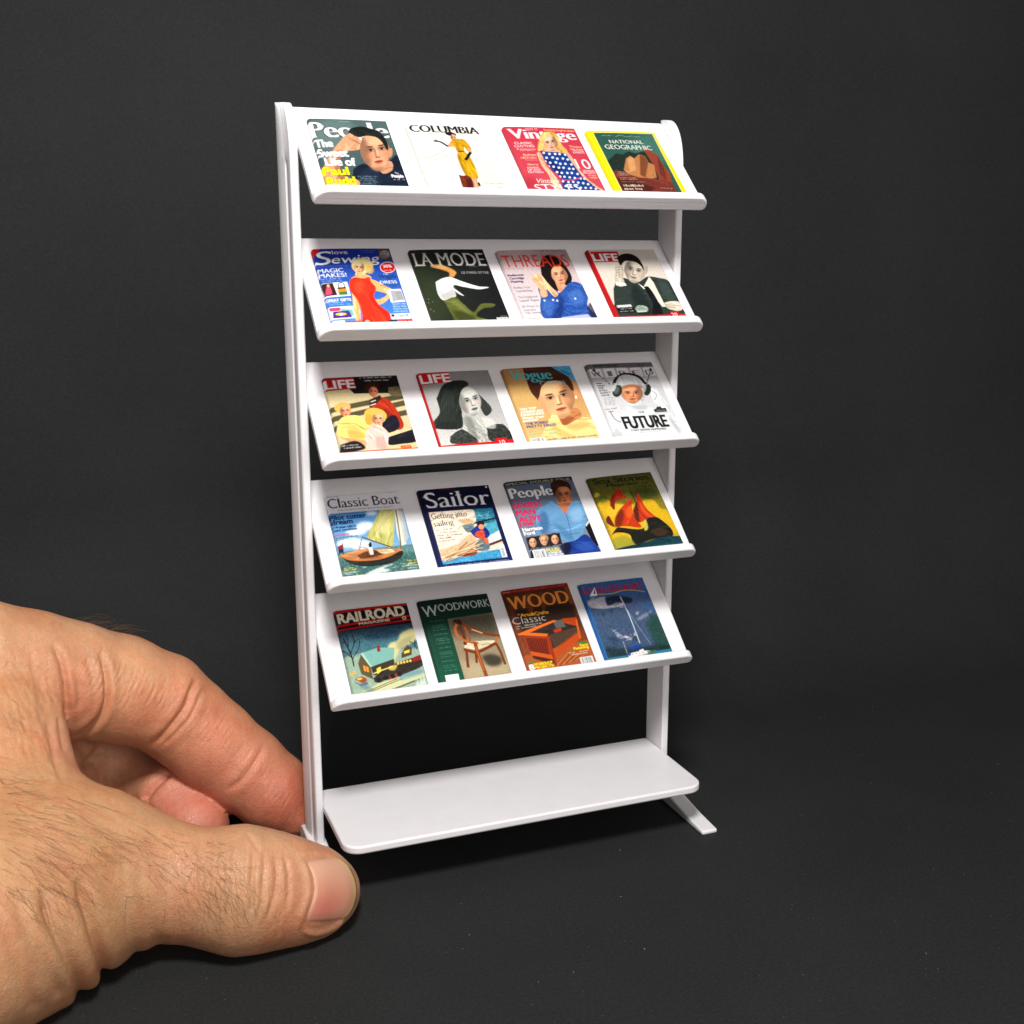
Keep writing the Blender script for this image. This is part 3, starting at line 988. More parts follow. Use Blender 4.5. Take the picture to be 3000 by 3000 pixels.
    def face(s, cx, cy, rx, ry, rot, skin, dark=(70, 45, 38), lip=None, shade=-1, eyes=True, yaw=0.0):
        """plain portrait head: shaded oval, brows, eyes, nose, mouth"""
        sk = np.array(skin, float); r = math.radians(rot)
        def at(u, v): return cx + (u * rx) * math.cos(r) - (v * ry) * math.sin(r), cy + (u * rx) * math.sin(r) + (v * ry) * math.cos(r)
        t = np.linspace(0, 2 * math.pi, 30, endpoint=False)
        egg = [at(math.cos(k) * (1 - 0.30 * max(0, math.sin(k)) ** 1.6), math.sin(k)) for k in t]
        s.P(sk, egg, 1)
        old = s.clip; s.withclip(egg)
        if old is not None: s.clip = s.clip * old
        b = max(1, int(rx * s.pu * 0.12))
        def el(u, v, a_, b_, col, soft, al, dr=0):
            x, y = at(u, v); s.E(np.clip(col, 0, 255), x, y, rx * a_, ry * b_, rot + dr, soft, al)
        el(0.78 * shade, 0.05, 0.42, 0.95, sk * 0.58, b, 0.75)
        el(-0.85 * shade, 0.25, 0.22, 0.6, sk * 0.74, b, 0.5)
        el(-0.2 * shade, -0.52, 0.5, 0.26, sk * 1.14, b, 0.7)
        el(0, 0.93, 0.55, 0.16, sk * 0.66, b, 0.6)
        for sg in (-1, 1):
            el(sg * 0.46 + yaw, 0.20, 0.22, 0.16, sk * np.array([1.06, 0.88, 0.84]), b, 0.6)
        if eyes:
            for sg in (-1, 1):
                el(sg * 0.38 + yaw, -0.13, 0.27, 0.14, sk * 0.62, max(1, b // 2), 0.7)
                el(sg * 0.38 + yaw, -0.10, 0.16, 0.05, (225, 220, 212), 0, 0.4)
                el(sg * 0.38 + yaw, -0.10, 0.10, 0.058, np.array(dark) * 0.6, 0, 0.9)
                el(sg * 0.38 + yaw, -0.145, 0.19, 0.022, np.array(dark) * 0.5, 0, 0.9)
                el(sg * 0.40 + yaw, -0.275, 0.24, 0.036, dark, 1, 0.75, -sg * 3)
            el(yaw + 0.10 * shade, 0.08, 0.07, 0.22, sk * 0.66, 1, 0.7)
            el(yaw - 0.03 * shade, 0.10, 0.05, 0.2, sk * 1.18, 1, 0.7)
            el(yaw, 0.30, 0.19, 0.035, sk * 0.5, 1, 0.85)
            lc = np.array(lip, float) if lip is not None else sk * np.array([0.80, 0.52, 0.50])
            el(yaw, 0.53, 0.31, 0.075, lc, 0, 0.95)
            el(yaw, 0.525, 0.29, 0.022, sk * 0.4, 0, 0.9)
            el(yaw, 0.64, 0.22, 0.035, sk * 0.72, 1, 0.7)
        s.clip = old

WHT = (244, 242, 238)
def c_grey_portrait(TLBR=((350, 195), (985, 215), (1145, 752), (470, 728))):
    s = Art(*TLBR); s.bg((88, 108, 106), (74, 92, 96))
    s.E((112, 132, 128), 560, 330, 200, 130, 0, 20, 0.7); s.noise(4, 3)
    s.S((30, 42, 58), [(690, 600), (780, 560), (900, 610), (1010, 520), (1070, 505), (1160, 760), (700, 760)])
    s.S((42, 58, 78), [(740, 640), (830, 590), (900, 640), (880, 740), (760, 740)], 6, 0.6)
    s.T('People', 385, 344, 1003, 352, 132, WHT, 'sb', (38, 44, 44))
    s.S((216, 158, 122), [(470, 720), (450, 600), (520, 470), (600, 380), (650, 330), (720, 330), (800, 415), (730, 450), (650, 460), (590, 520), (600, 650), (720, 690), (710, 740), (480, 735)])
    s.S((150, 96, 72), [(560, 480), (600, 450), (600, 650), (700, 700), (600, 710), (540, 600)], 5, 0.7)
    for k in range(3): s.L((160, 104, 80), 6, [(660 + k * 18, 345 + k * 14), (720 + k * 16, 372 + k * 14), (780 + k * 6, 412 + k * 6)], 0.7)
    s.E((200, 146, 112), 1003, 470, 18, 40, 10)
    s.S((205, 150, 116), [(870, 560), (1000, 540), (1010, 610), (930, 640)])
    s.face(878, 462, 122, 158, -8, (222, 164, 128), shade=-1, yaw=0.1)
    s.S((150, 110, 90), [(800, 520), (830, 580), (930, 605), (985, 560), (960, 600), (900, 630), (830, 600)], 4, 0.5)
    s.S((34, 38, 36), [(672, 310), (690, 280), (770, 262), (860, 278), (930, 305), (975, 370), (990, 430), (975, 450), (945, 395), (900, 350), (820, 335), (750, 348)])
    for k in range(10): s.L((70, 70, 62), 5, [(700 + k * 26, 330 - abs(k - 4) * 2), (712 + k * 27, 285 + k * 4)], 0.5)
    for t, x0, y0, x1, y1, c in (('The', 408, 424, 542, 420, WHT), ('Sweet', 425, 498, 660, 500, WHT), ('Life of', 478, 566, 716, 574, WHT), ('Paul', 455, 640, 655, 645, (252, 232, 20)), ('Rudd', 480, 722, 706, 724, (252, 232, 20))):
        s.T(t, x0, y0, x1, y1, 62, c, 'b', (60, 62, 52), ow=1)
    s.Wd(722, 664, 885, 668, 11, (150, 170, 176), 0.8, 6, 1.35)
    s.T('The', 1030, 645, 1062, 647, 16, WHT); s.T('People', 1005, 672, 1100, 674, 24, WHT, 'b'); s.Wd(1015, 694, 1105, 696, 12, WHT, 0.7)
    s.Wd(600, 226, 690, 228, 9, (190, 200, 196), 0.7)
    return s
def c_white_fashion():
    s = Art((1140, 262), (1785, 265), (1928, 772), (1305, 760)); s.bg((232, 229, 222), (230, 226, 216))
    s.E((228, 222, 200), 1800, 640, 160, 140, 0, 25, 0.5)
    s.T('COLUMBIA', 1186, 320, 1760, 330, 60, (20, 18, 18), 'sb')
    s.E((40, 34, 32), 1512, 336, 46, 17, 8); s.face(1530, 366, 24, 30, 0, (222, 160, 120))
    s.S((205, 158, 22), [(1500, 400), (1555, 374), (1625, 385), (1672, 455), (1640, 478), (1612, 440), (1608, 478), (1555, 482), (1530, 445), (1490, 440)])
    s.S((205, 158, 22), [(1548, 486), (1614, 482), (1664, 545), (1695, 682), (1622, 684), (1580, 640), (1545, 530)])
    s.S((158, 112, 12), [(1560, 500), (1580, 600), (1620, 680), (1590, 650), (1550, 540)], 3, 0.8); s.S((170, 122, 12), [(1560, 400), (1575, 470), (1560, 470), (1540, 430)], 3, 0.7)
    s.L((70, 44, 30), 8, [(1555, 480), (1610, 480)]); s.L((222, 160, 120), 20, [(1506, 418), (1478, 440)])
    s.L((30, 30, 34), 15, [(1476, 438), (1420, 404), (1366, 396)]); s.L((30, 30, 34), 8, [(1400, 398), (1378, 385)])
    s.L((222, 160, 120), 17, [(1655, 455), (1662, 480)]); s.L((30, 30, 34), 20, [(1660, 485), (1640, 510), (1612, 545)])
    s.S((122, 52, 34), [(1540, 660), (1572, 668), (1600, 665), (1640, 690), (1646, 770), (1570, 768)]); s.S((70, 30, 22), [(1600, 690), (1636, 700), (1640, 770), (1600, 765)], 3, 0.7)
    for x in (1652, 1672): s.L((214, 150, 112), 13, [(x, 684), (x + 12, 768)])
    s.L((60, 34, 30), 14, [(1690, 720), (1698, 745)])
    s.T('fashions in', 1290, 548, 1436, 494, 28, (52, 50, 50), 'it'); s.T('hand knits', 1322, 572, 1462, 524, 28, (52, 50, 50), 'it')
    s.Wd(1745, 656, 1850, 658, 8, (170, 168, 160), 0.8, 2, 1.8); s.Wd(1752, 732, 1905, 732, 11, (90, 90, 90), 0.8); s.Wd(1790, 762, 1895, 762, 10, (110, 110, 110), 0.7)
    return s
def c_pink_dress():
    s = Art((110, 210), (695, 220), (905, 733), (285, 722)); s.bg((196, 62, 80), (204, 84, 96)); s.noise(3, 2)
    s.E((176, 48, 62), 230, 680, 140, 80, 0, 25, 0.6)
    s.T('Vintage', 176, 302, 706, 312, 84, (248, 240, 238), 'sb')
    s.T('SEW IT', 298, 242, 398, 242, 22, (246, 190, 196)); s.T('Dressmaking through the decades', 440, 243, 690, 248, 17, (246, 226, 150), 'i')
    s.S((214, 168, 92), [(398, 300), (430, 262), (490, 248), (545, 275), (575, 350), (615, 400), (600, 450), (545, 430), (430, 400), (372, 402)])
    s.S((226, 172, 140), [(440, 380), (530, 390), (550, 430), (430, 420)])
    s.face(484, 340, 60, 66, -12, (232, 182, 152), lip=(190, 90, 90), shade=1)
    s.S((228, 188, 112), [(398, 300), (440, 256), (500, 262), (440, 300), (424, 380), (376, 402)]); s.S((224, 182, 104), [(520, 275), (560, 310), (585, 390), (612, 420), (560, 410), (548, 350)])
    dress = [(392, 400), (440, 410), (530, 412), (610, 428), (670, 500), (712, 600), (800, 660), (900, 735), (548, 740), (535, 640), (470, 560), (420, 480)]
    s.P((26, 72, 140), dress); s.withclip(dress)
    s.S((14, 40, 92), [(430, 480), (500, 560), (560, 640), (540, 560), (470, 480)], 6, 0.8); s.S((16, 50, 110), [(600, 650), (700, 740), (640, 740), (560, 660)], 6, 0.6)
    for i in range(12):
        for j in range(10):
            x = 380 + i * 42 + (j % 2) * 20 + s.rs.uniform(-5, 5); y = 415 + j * 36 + i * 4 + s.rs.uniform(-4, 4)
            s.E((240, 244, 246), x, y, 10, 9)
    s.clip = None
    s.S((228, 176, 142), [(360, 420), (392, 420), (430, 520), (500, 620), (520, 722), (478, 722), (440, 600), (390, 520)]); s.S((226, 174, 140), [(605, 395), (650, 455), (690, 540), (770, 640), (880, 722), (840, 712), (720, 610), (660, 520), (615, 450)])
    s.L((220, 70, 120), 9, [(490, 575), (550, 632), (640, 634), (722, 608)])
    s.T('CLASSIC', 196, 348, 336, 350, 19, WHT); s.T('CLOTHES', 194, 372, 352, 374, 20, WHT); s.T('& accessories', 206, 392, 356, 396, 15, (250, 220, 180), 'i'); s.Wd(225, 402, 340, 404, 7, WHT)
    s.T('fashion', 250, 440, 354, 442, 19, (250, 224, 180), 'i'); s.T('HISTORY', 234, 464, 362, 466, 18, (250, 224, 180), 's'); s.Wd(265, 476, 360, 478, 6, WHT)
    s.T('How to', 280, 516, 362, 518, 18, (250, 226, 160), 'i')
    for k, t in enumerate(('GRADE', 'UP ANY', 'PATTERN')): s.T(t, 276 + k * 2, 541 + k * 18, (368, 384, 400)[k], 543 + k * 18, 15, WHT)
    s.T('Timeless', 634, 372, 740, 376, 16, (250, 224, 180), 'i'); s.T('tips from', 640, 392, 748, 396, 16, (250, 224, 180), 'i'); s.T('VINTAGE', 664, 406, 752, 408, 12, WHT); s.T('EXPERTS', 666, 421, 758, 422, 13, WHT)
    s.T('10', 690, 544, 806, 546, 82, WHT); s.T('SEWING', 730, 570, 824, 572, 16, WHT); s.T('PROJECTS', 732, 586, 832, 587, 14, WHT); s.T('to start', 766, 604, 832, 606, 14, (250, 226, 160), 'i'); s.T('tonight', 776, 622, 842, 624, 14, (250, 226, 160), 'i')
    s.T('Vintage', 330, 656, 516, 660, 36, (248, 226, 200), 'i'); s.T('STYLES', 326, 720, 694, 724, 56, (250, 246, 244))
    return s
def c_yellow_frame():
    s = Art((770, 245), (1325, 258), (1555, 738), (995, 735)); s.bg((255, 218, 0)); 
    fr = [(835, 266), (1308, 272), (1514, 740), (1050, 742)]
    s.P((238, 224, 150), [(830, 262), (1313, 268), (1520, 742), (1044, 744)]); s.withclip(fr)
    s.P((56, 96, 86), fr); s.E((84, 128, 118), 1330, 380, 220, 130, 0, 40, 0.7)
    # plain stand-in picture: rust-coloured rocks under a grey-green sky
    s.P((44, 58, 50), [(900, 520), (960, 470), (1010, 430), (1060, 440), (1110, 415), (1160, 430), (1230, 412), (1290, 450), (1340, 520), (1400, 560), (1420, 640), (980, 640)], 3)
    s.P((146, 74, 56), [(1225, 392), (1262, 384), (1300, 420), (1332, 430), (1385, 530), (1430, 590), (1450, 740), (1350, 745), (1330, 600), (1290, 500)], 1)
    s.P((186, 128, 84), [(1060, 560), (1085, 470), (1120, 450), (1150, 470), (1190, 436), (1240, 452), (1262, 500), (1306, 520), (1320, 620), (1240, 640), (1120, 620)], 1)
    s.P((214, 164, 112), [(1095, 480), (1120, 455), (1150, 475), (1160, 560), (1110, 580)], 3, 0.8); s.P((110, 64, 44), [(1195, 440), (1240, 455), (1260, 500), (1230, 620), (1190, 600)], 3, 0.75); s.P((100, 52, 42), [(1335, 440), (1380, 530), (1400, 640), (1350, 600)], 3, 0.7)
    s.P((122, 60, 50), [(930, 600), (1000, 560), (1080, 590), (1180, 620), (1320, 630), (1440, 660), (1480, 745), (1000, 745)], 2); s.P((78, 40, 38), [(1000, 620), (1150, 640), (1300, 700), (1250, 745), (1030, 745)], 7, 0.8)
    for k in range(18): s.L((70, 36, 32) if k % 2 else (176, 110, 84), 4, [(1000 + k * 22, 600 + (k * 37) % 60), (1030 + k * 24, 625 + (k * 37) % 60)], 0.5)
    s.noise(6, 3)
    s.T('NATIONAL', 964, 350, 1236, 353, 30, (240, 236, 216), 's'); s.T('GEOGRAPHIC', 930, 394, 1302, 402, 38, (242, 238, 220), 's')
    s.Wd(900, 290, 990, 292, 8, (200, 214, 200)); s.Wd(1150, 298, 1210, 299, 8, (200, 214, 200)); s.L((200, 214, 200), 4, [(1010, 298), (1050, 285), (1100, 298), (1140, 290)], 0.6)
    s.Wd(1006, 580, 1110, 580, 9, (226, 206, 180), 0.8, 3, 1.3); s.Wd(1030, 626, 1165, 626, 9, (226, 206, 180), 0.8, 2, 1.3); s.Wd(1040, 656, 1225, 658, 8, (140, 190, 130), 0.8)
    s.Wd(1055, 690, 1205, 692, 20, (246, 232, 210), 0.95); s.Wd(1062, 714, 1205, 716, 20, (246, 232, 210), 0.95); s.Wd(1090, 732, 1330, 734, 7, (226, 206, 180)); s.Wd(1345, 702, 1440, 706, 7, (200, 214, 210))
    s.clip = None
    return s
def c_blue_red_dress():
    s = Art((240, 212), (897, 220), (1063, 848), (370, 850)); s.bg((30, 52, 142), (84, 146, 216)); s.noise(4, 3)
    s.P((184, 30, 40), [(235, 205), (326, 205), (248, 290)])
    s.T('love', 415, 262, 546, 262, 36, WHT); s.T('S', 262, 348, 392, 346, 120, WHT, 'i'); s.T('ewing', 400, 340, 806, 334, 74, WHT, 'i')
    s.Wd(650, 238, 780, 240, 9, (170, 190, 235), 0.6, 2); s.Wd(270, 362, 555, 364, 8, (150, 172, 226), 0.7)
    s.P((78, 76, 80), [(792, 222), (894, 222), (918, 322), (812, 316)]); s.E((160, 156, 150), 855, 270, 42, 34, 0, 2); s.E((110, 104, 100), 840, 290, 40, 22, 0, 4, 0.7)
    for x in (838, 866): s.E((30, 28, 28), x, 258, 5, 5)
    s.E((230, 178, 130), 640, 440, 45, 40)
    s.E((236, 208, 140), 660, 362, 92, 66, 0, 2); s.E((214, 178, 104), 720, 400, 36, 34, 0, 3, 0.8)
    s.face(630, 382, 46, 52, 8, (242, 192, 148), lip=(190, 50, 40), shade=1)
    s.S((246, 224, 160), [(570, 350), (600, 310), (680, 302), (735, 340), (690, 345), (640, 335), (590, 360)])
    s.S((238, 178, 120), [(600, 445), (690, 440), (730, 470), (640, 490), (560, 470)])
    s.S((238, 178, 118), [(690, 470), (760, 490), (860, 545), (905, 580), (885, 625), (800, 692), (715, 680), (715, 652), (790, 648), (850, 604), (720, 560)]); s.S((238, 182, 122), [(555, 580), (600, 610), (616, 700), (612, 830), (578, 832), (560, 700)])
    s.S((226, 60, 38), [(548, 478), (590, 460), (660, 470), (710, 462), (725, 500), (762, 556), (740, 620), (780, 700), (862, 768), (846, 850), (638, 852), (632, 780), (600, 660), (540, 560)])
    s.S((190, 40, 26), [(730, 560), (730, 640), (790, 720), (850, 780), (780, 740), (700, 640)], 6, 0.7); s.S((244, 92, 62), [(580, 500), (650, 500), (640, 600), (590, 580)], 10, 0.6)
    s.T('MAGIC', 288, 415, 500, 412, 34, WHT, 's'); s.T('MAKES!', 294, 455, 524, 452, 34, WHT, 's'); s.Wd(305, 472, 500, 470, 11, (200, 216, 248), 0.8, 2, 1.5)
    s.P(WHT, [(296, 504), (522, 496), (546, 614), (322, 624)]); s.P((66, 44, 40), [(302, 508), (402, 502), (434, 604), (330, 614)]); s.S((206, 84, 110), [(345, 540), (372, 520), (392, 590), (350, 602), (332, 600)], 2); s.E((238, 180, 140), 362, 524, 12, 12)
    s.L((60, 40, 34), 7, [(448, 545), (452, 508), (488, 505), (500, 542)]); s.P((60, 44, 36), [(436, 542), (508, 538), (512, 552), (438, 556)]); s.P((226, 142, 44), [(438, 556), (512, 552), (516, 578), (442, 580)]); s.P((72, 128, 60), [(442, 580), (516, 576), (522, 604), (448, 606)])
    s.T('GREAT GIFTS', 336, 660, 546, 656, 22, WHT, 'b'); s.Wd(340, 674, 500, 672, 11, (170, 214, 250), 0.9); s.Wd(344, 690, 542, 688, 11, (170, 214, 250), 0.9)
    s.P(WHT, [(345, 706), (555, 700), (579, 804), (366, 812)]); s.P((196, 70, 104), [(355, 712), (450, 710), (450, 738), (365, 742)]); s.P((120, 190, 180), [(450, 720), (548, 730), (566, 785), (470, 780)]); s.P((88, 56, 140), [(386, 745), (520, 738), (546, 796), (384, 802)]); s.E((240, 204, 40), 452, 767, 46, 11); s.E((240, 210, 220), 454, 770, 14, 10)
    s.P((236, 226, 214), [(372, 822), (480, 820), (486, 852), (372, 852)]); s.P((210, 40, 40), [(482, 830), (630, 828), (634, 852), (486, 852)]); s.Wd(488, 846, 625, 844, 11, WHT)
    s.E((230, 180, 150), 670, 838, 20, 14); s.P((60, 66, 80), [(850, 826), (925, 824), (930, 850), (854, 850)]); s.P((210, 40, 40), [(932, 824), (1058, 822), (1064, 850), (936, 850)]); s.Wd(938, 843, 1055, 841, 11, WHT)
    s.E(WHT, 874, 380, 66, 47); s.E((210, 36, 40), 874, 380, 61, 43); s.T('30%', 838, 382, 910, 380, 24, WHT, 'b'); s.Wd(850, 360, 900, 360, 8, WHT); s.Wd(842, 408, 908, 408, 9, WHT)
    s.T('THE', 834, 444, 872, 442, 12, WHT); s.T('Wiggle', 790, 474, 938, 468, 32, (28, 34, 60), 'i'); s.T('DRESS', 804, 518, 946, 514, 25, WHT, 's'); s.Wd(798, 536, 958, 530, 11, (40, 50, 90)); s.Wd(820, 552, 945, 546, 11, (40, 50, 90))
    s.P(WHT, [(858, 568), (972, 564), (1006, 674), (884, 680)])
    for k in range(9): s.L((40, 40, 42), 6, [(884 + k * 2, 584 + k * 10), (905 + k * 2, 580 + k * 10), (930 + k * 2, 586 + k * 9), (955 + k * 3, 580 + k * 9), (972 + k * 3, 584 + k * 9)])
    for k, t in enumerate(('Expert tips', 'Quick fixes', 'Step-by-step', 'instructions')): s.T(t, 895 + k * 3, 698 + k * 21, (1008, 1014, 1020, 1024)[k], 695 + k * 21, 14, (214, 234, 252))
    s.P(WHT, [(868, 776), (1036, 770), (1048, 820), (880, 824)]); s.bar(935, 806, 1030, 803, 26); s.P((40, 40, 60), [(876, 780), (902, 779), (906, 800), (880, 802)])
    return s
def c_dark_ribbon():
    s = Art((1070, 225), (1703, 222), (1893, 832), (1235, 842)); s.bg((46, 54, 40), (34, 34, 38), True); s.E((64, 74, 48), 1240, 660, 160, 200, 0, 40, 0.55); s.noise(2.5, 2)
    # the figure is left out: a length of white and olive cloth flung across the page
    s.S((196, 140, 78), [(1240, 372), (1300, 350), (1390, 372), (1460, 420), (1420, 470), (1390, 470), (1400, 425), (1330, 395)], 2); s.S((232, 190, 116), [(1270, 364), (1340, 362), (1400, 395), (1330, 385)], 4, 0.8)
    s.S((226, 224, 220), [(1278, 500), (1340, 470), (1410, 462), (1510, 500), (1640, 540), (1730, 548), (1640, 566), (1520, 546), (1430, 530), (1440, 600), (1432, 630), (1336, 656), (1290, 600)], 1)
    s.S((170, 168, 166), [(1300, 600), (1380, 580), (1430, 540), (1440, 600), (1430, 628), (1340, 652)], 8, 0.7); s.S((246, 246, 244), [(1300, 500), (1390, 480), (1380, 540), (1310, 560)], 9, 0.8)
    s.S((214, 212, 208), [(1400, 540), (1450, 570), (1510, 620), (1460, 600)], 1)
    s.S((96, 102, 52), [(1338, 660), (1432, 630), (1500, 690), (1580, 756), (1650, 690), (1762, 690), (1750, 716), (1660, 730), (1600, 790), (1700, 832), (1450, 836), (1390, 770)], 1)
    s.S((62, 68, 34), [(1400, 740), (1500, 760), (1580, 800), (1560, 832), (1450, 830)], 8, 0.8); s.S((132, 138, 80), [(1380, 660), (1430, 650), (1520, 730), (1560, 780), (1470, 730)], 7, 0.6)
    s.T('LA', 1130, 362, 1272, 362, 116, (206, 206, 200), 's'); s.T('MODE', 1328, 362, 1722, 362, 116, (206, 206, 200), 's')
    s.T('LE PARIS-STYLE', 1508, 432, 1740, 430, 20, (176, 174, 168), 's'); s.Wd(1575, 374, 1715, 373, 8, (170, 170, 164), 0.8)
    s.bar(1780, 834, 1890, 830, 26); s.Wd(1810, 800, 1865, 798, 10, (220, 220, 214), 0.9)
    for k in range(8): s.E((150, 150, 146), 1190 + s.rs.uniform(0, 60), 640 + s.rs.uniform(0, 180), 4, 3)
    return s
def c_denim():
    s = Art((70, 170), (670, 165), (880, 752), (245, 768)); s.bg((186, 164, 164), (224, 214, 214)); s.E((150, 128, 130), 600, 230, 220, 110, 0, 40, 0.6); s.noise(10, 2)
    s.S((36, 28, 28), [(430, 290), (470, 225), (540, 212), (610, 250), (660, 320), (692, 400), (670, 455), (600, 480), (545, 520), (490, 470), (440, 420)])
    s.S((206, 146, 112), [(540, 430), (620, 440), (620, 510), (570, 525)]); s.face(588, 380, 72, 84, -8, (226, 168, 132), lip=(176, 56, 52), shade=1)
    s.S((36, 28, 28), [(470, 225), (540, 215), (610, 255), (662, 330), (688, 410), (665, 452), (655, 370), (610, 310), (545, 300), (520, 350), (515, 440), (480, 460)])
    s.S((52, 88, 158), [(386, 500), (420, 460), (540, 510), (575, 530), (680, 442), (775, 466), (812, 560), (800, 650), (870, 752), (560, 764), (410, 748), (384, 660), (400, 570)])
    s.S((34, 60, 118), [(560, 540), (600, 600), (580, 700), (520, 760), (470, 740), (540, 640)], 7, 0.8); s.S((86, 126, 194), [(620, 540), (740, 500), (780, 600), (690, 640)], 12, 0.7); s.S((84, 122, 190), [(410, 590), (500, 610), (480, 720), (420, 700)], 10, 0.6)
    s.withclip([(386, 500), (680, 442), (812, 560), (870, 752), (410, 752)]); s.noise(12, 4); s.clip = None
    for x, y in ((430, 596), (505, 592), (540, 598), (700, 582)): s.E((236, 230, 220), x, y, 8, 8)
    s.S((232, 176, 134), [(342, 418), (372, 374), (430, 380), (470, 440), (520, 500), (556, 540), (520, 566), (462, 500), (462, 556), (408, 566), (396, 490)])
    for k in range(4): s.L((176, 118, 88), 5, [(360 + k * 16, 412 - k * 6), (400 + k * 12, 430 - k * 2)], 0.8)
    s.S((40, 40, 60), [(790, 660), (850, 610), (880, 752), (830, 752)], 3, 0.7); s.P((210, 206, 220), [(560, 742), (790, 715), (830, 755), (560, 768)], 2, 0.8)
    s.T('THREADS', 132, 312, 692, 310, 112, (206, 66, 42), '')
    s.Wd(395, 180, 640, 182, 11, (60, 44, 50), 0.8); s.Wd(95, 178, 145, 178, 8, (90, 70, 76), 0.8); s.Wd(135, 326, 280, 326, 6, (110, 92, 100), 0.7)
    col = (52, 40, 84)
    for t, x0, y0, x1, st in (('Rediscover', 150, 386, 284, 'b'), ('Cartridge', 160, 412, 280, 'b'), ('Pleating', 168, 440, 268, 'b'), ('Perfect Your', 186, 492, 326, ''), ('Topstitching', 194, 520, 336, ''), ('The Foolproof', 210, 572, 378, ''), ('Lapped Zipper', 220, 600, 388, ''), ('20 Ways to', 232, 652, 374, ''), ('Improve', 244, 682, 346, ''), ('Your Sewing', 252, 706, 388, '')):
        s.T(t, x0, y0, x1, y0 - 2, 19, col, st)
    s.bar(268, 768, 385, 764, 28)
    return s
def red_box_title(s, quad, base, col=(186, 28, 34), h=72):
    s.P(col, quad); s.T('LIFE', base[0], base[1], base[2], base[3], h, (246, 242, 236), 'b')
def c_suit():
    s = Art((825, 175), (1402, 155), (1655, 730), (1040, 748)); s.bg((204, 194, 184), (222, 212, 196)); s.noise(3, 2)
    red_box_title(s, [(862, 190), (1090, 182), (1114, 270), (893, 278)], (892, 266, 1102, 260), h=66)
    s.S((56, 66, 62), [(1032, 500), (1060, 440), (1130, 408), (1240, 440), (1330, 392), (1430, 400), (1520, 430), (1600, 590), (1660, 740), (1055, 745), (1030, 620)])
    s.S((34, 42, 40), [(1200, 450), (1300, 560), (1350, 720), (1240, 720), (1180, 560)], 9, 0.6); s.S((78, 90, 84), [(1420, 430), (1500, 450), (1560, 580), (1470, 560)], 10, 0.6); s.noise(3, 3)
    s.P((226, 218, 202), [(1240, 448), (1290, 480), (1345, 392), (1380, 440), (1470, 650), (1440, 650), (1330, 500), (1290, 500)]); s.S((28, 32, 34), [(1290, 480), (1335, 482), (1400, 590), (1440, 720), (1350, 725), (1355, 620)])
    s.S((196, 186, 168), [(1062, 300), (1110, 296), (1136, 340), (1120, 400), (1130, 470), (1060, 470), (1048, 370)]); s.P((232, 226, 214), [(1062, 438), (1140, 455), (1142, 474), (1052, 468)])
    for k in range(4): s.L((120, 112, 100), 5, [(1062, 320 + k * 22), (1112, 316 + k * 20)], 0.7)
    s.E((176, 166, 150), 1322, 335, 18, 36, 12); s.face(1225, 348, 92, 104, 12, (200, 190, 172), dark=(40, 40, 40), lip=(140, 126, 116), shade=-1, yaw=-0.05)
    s.S((28, 28, 28), [(1082, 232), (1130, 204), (1200, 200), (1262, 232), (1300, 300), (1305, 345), (1280, 300), (1230, 268), (1150, 262), (1105, 300)])
    s.S((214, 204, 184), [(1460, 615), (1520, 600), (1590, 605), (1625, 660), (1580, 685), (1500, 670), (1470, 645)]);
    for k in range(3): s.L((120, 112, 96), 5, [(1468 + k * 10, 632 + k * 14), (1540 + k * 8, 624 + k * 16)], 0.8)
    s.S((170, 190, 172), [(1200, 670), (1230, 640), (1300, 650), (1310, 690), (1230, 700)], 2, 0.8); s.P((200, 204, 190), [(1215, 690), (1300, 684), (1302, 694), (1218, 700)])
    s.P((24, 26, 26), [(1040, 644), (1176, 632), (1212, 700), (1066, 706)]); s.T('OPPENHEIMER', 1054, 660, 1176, 652, 20, WHT, 'b'); s.Wd(1076, 676, 1172, 670, 10, WHT); s.Wd(1070, 696, 1196, 690, 10, WHT)
    s.P((186, 28, 34), [(822, 175), (846, 172), (1064, 738), (1036, 750)])
    s.P((196, 40, 40), [(1040, 738), (1510, 716), (1506, 692), (1574, 688), (1586, 712), (1660, 706), (1660, 745), (1036, 752)]); s.T('20', 1526, 733, 1574, 731, 30, WHT, ''); s.Wd(1390, 738, 1508, 734, 10, (246, 210, 200)); s.Wd(1590, 728, 1645, 725, 9, (246, 210, 200))
    return s
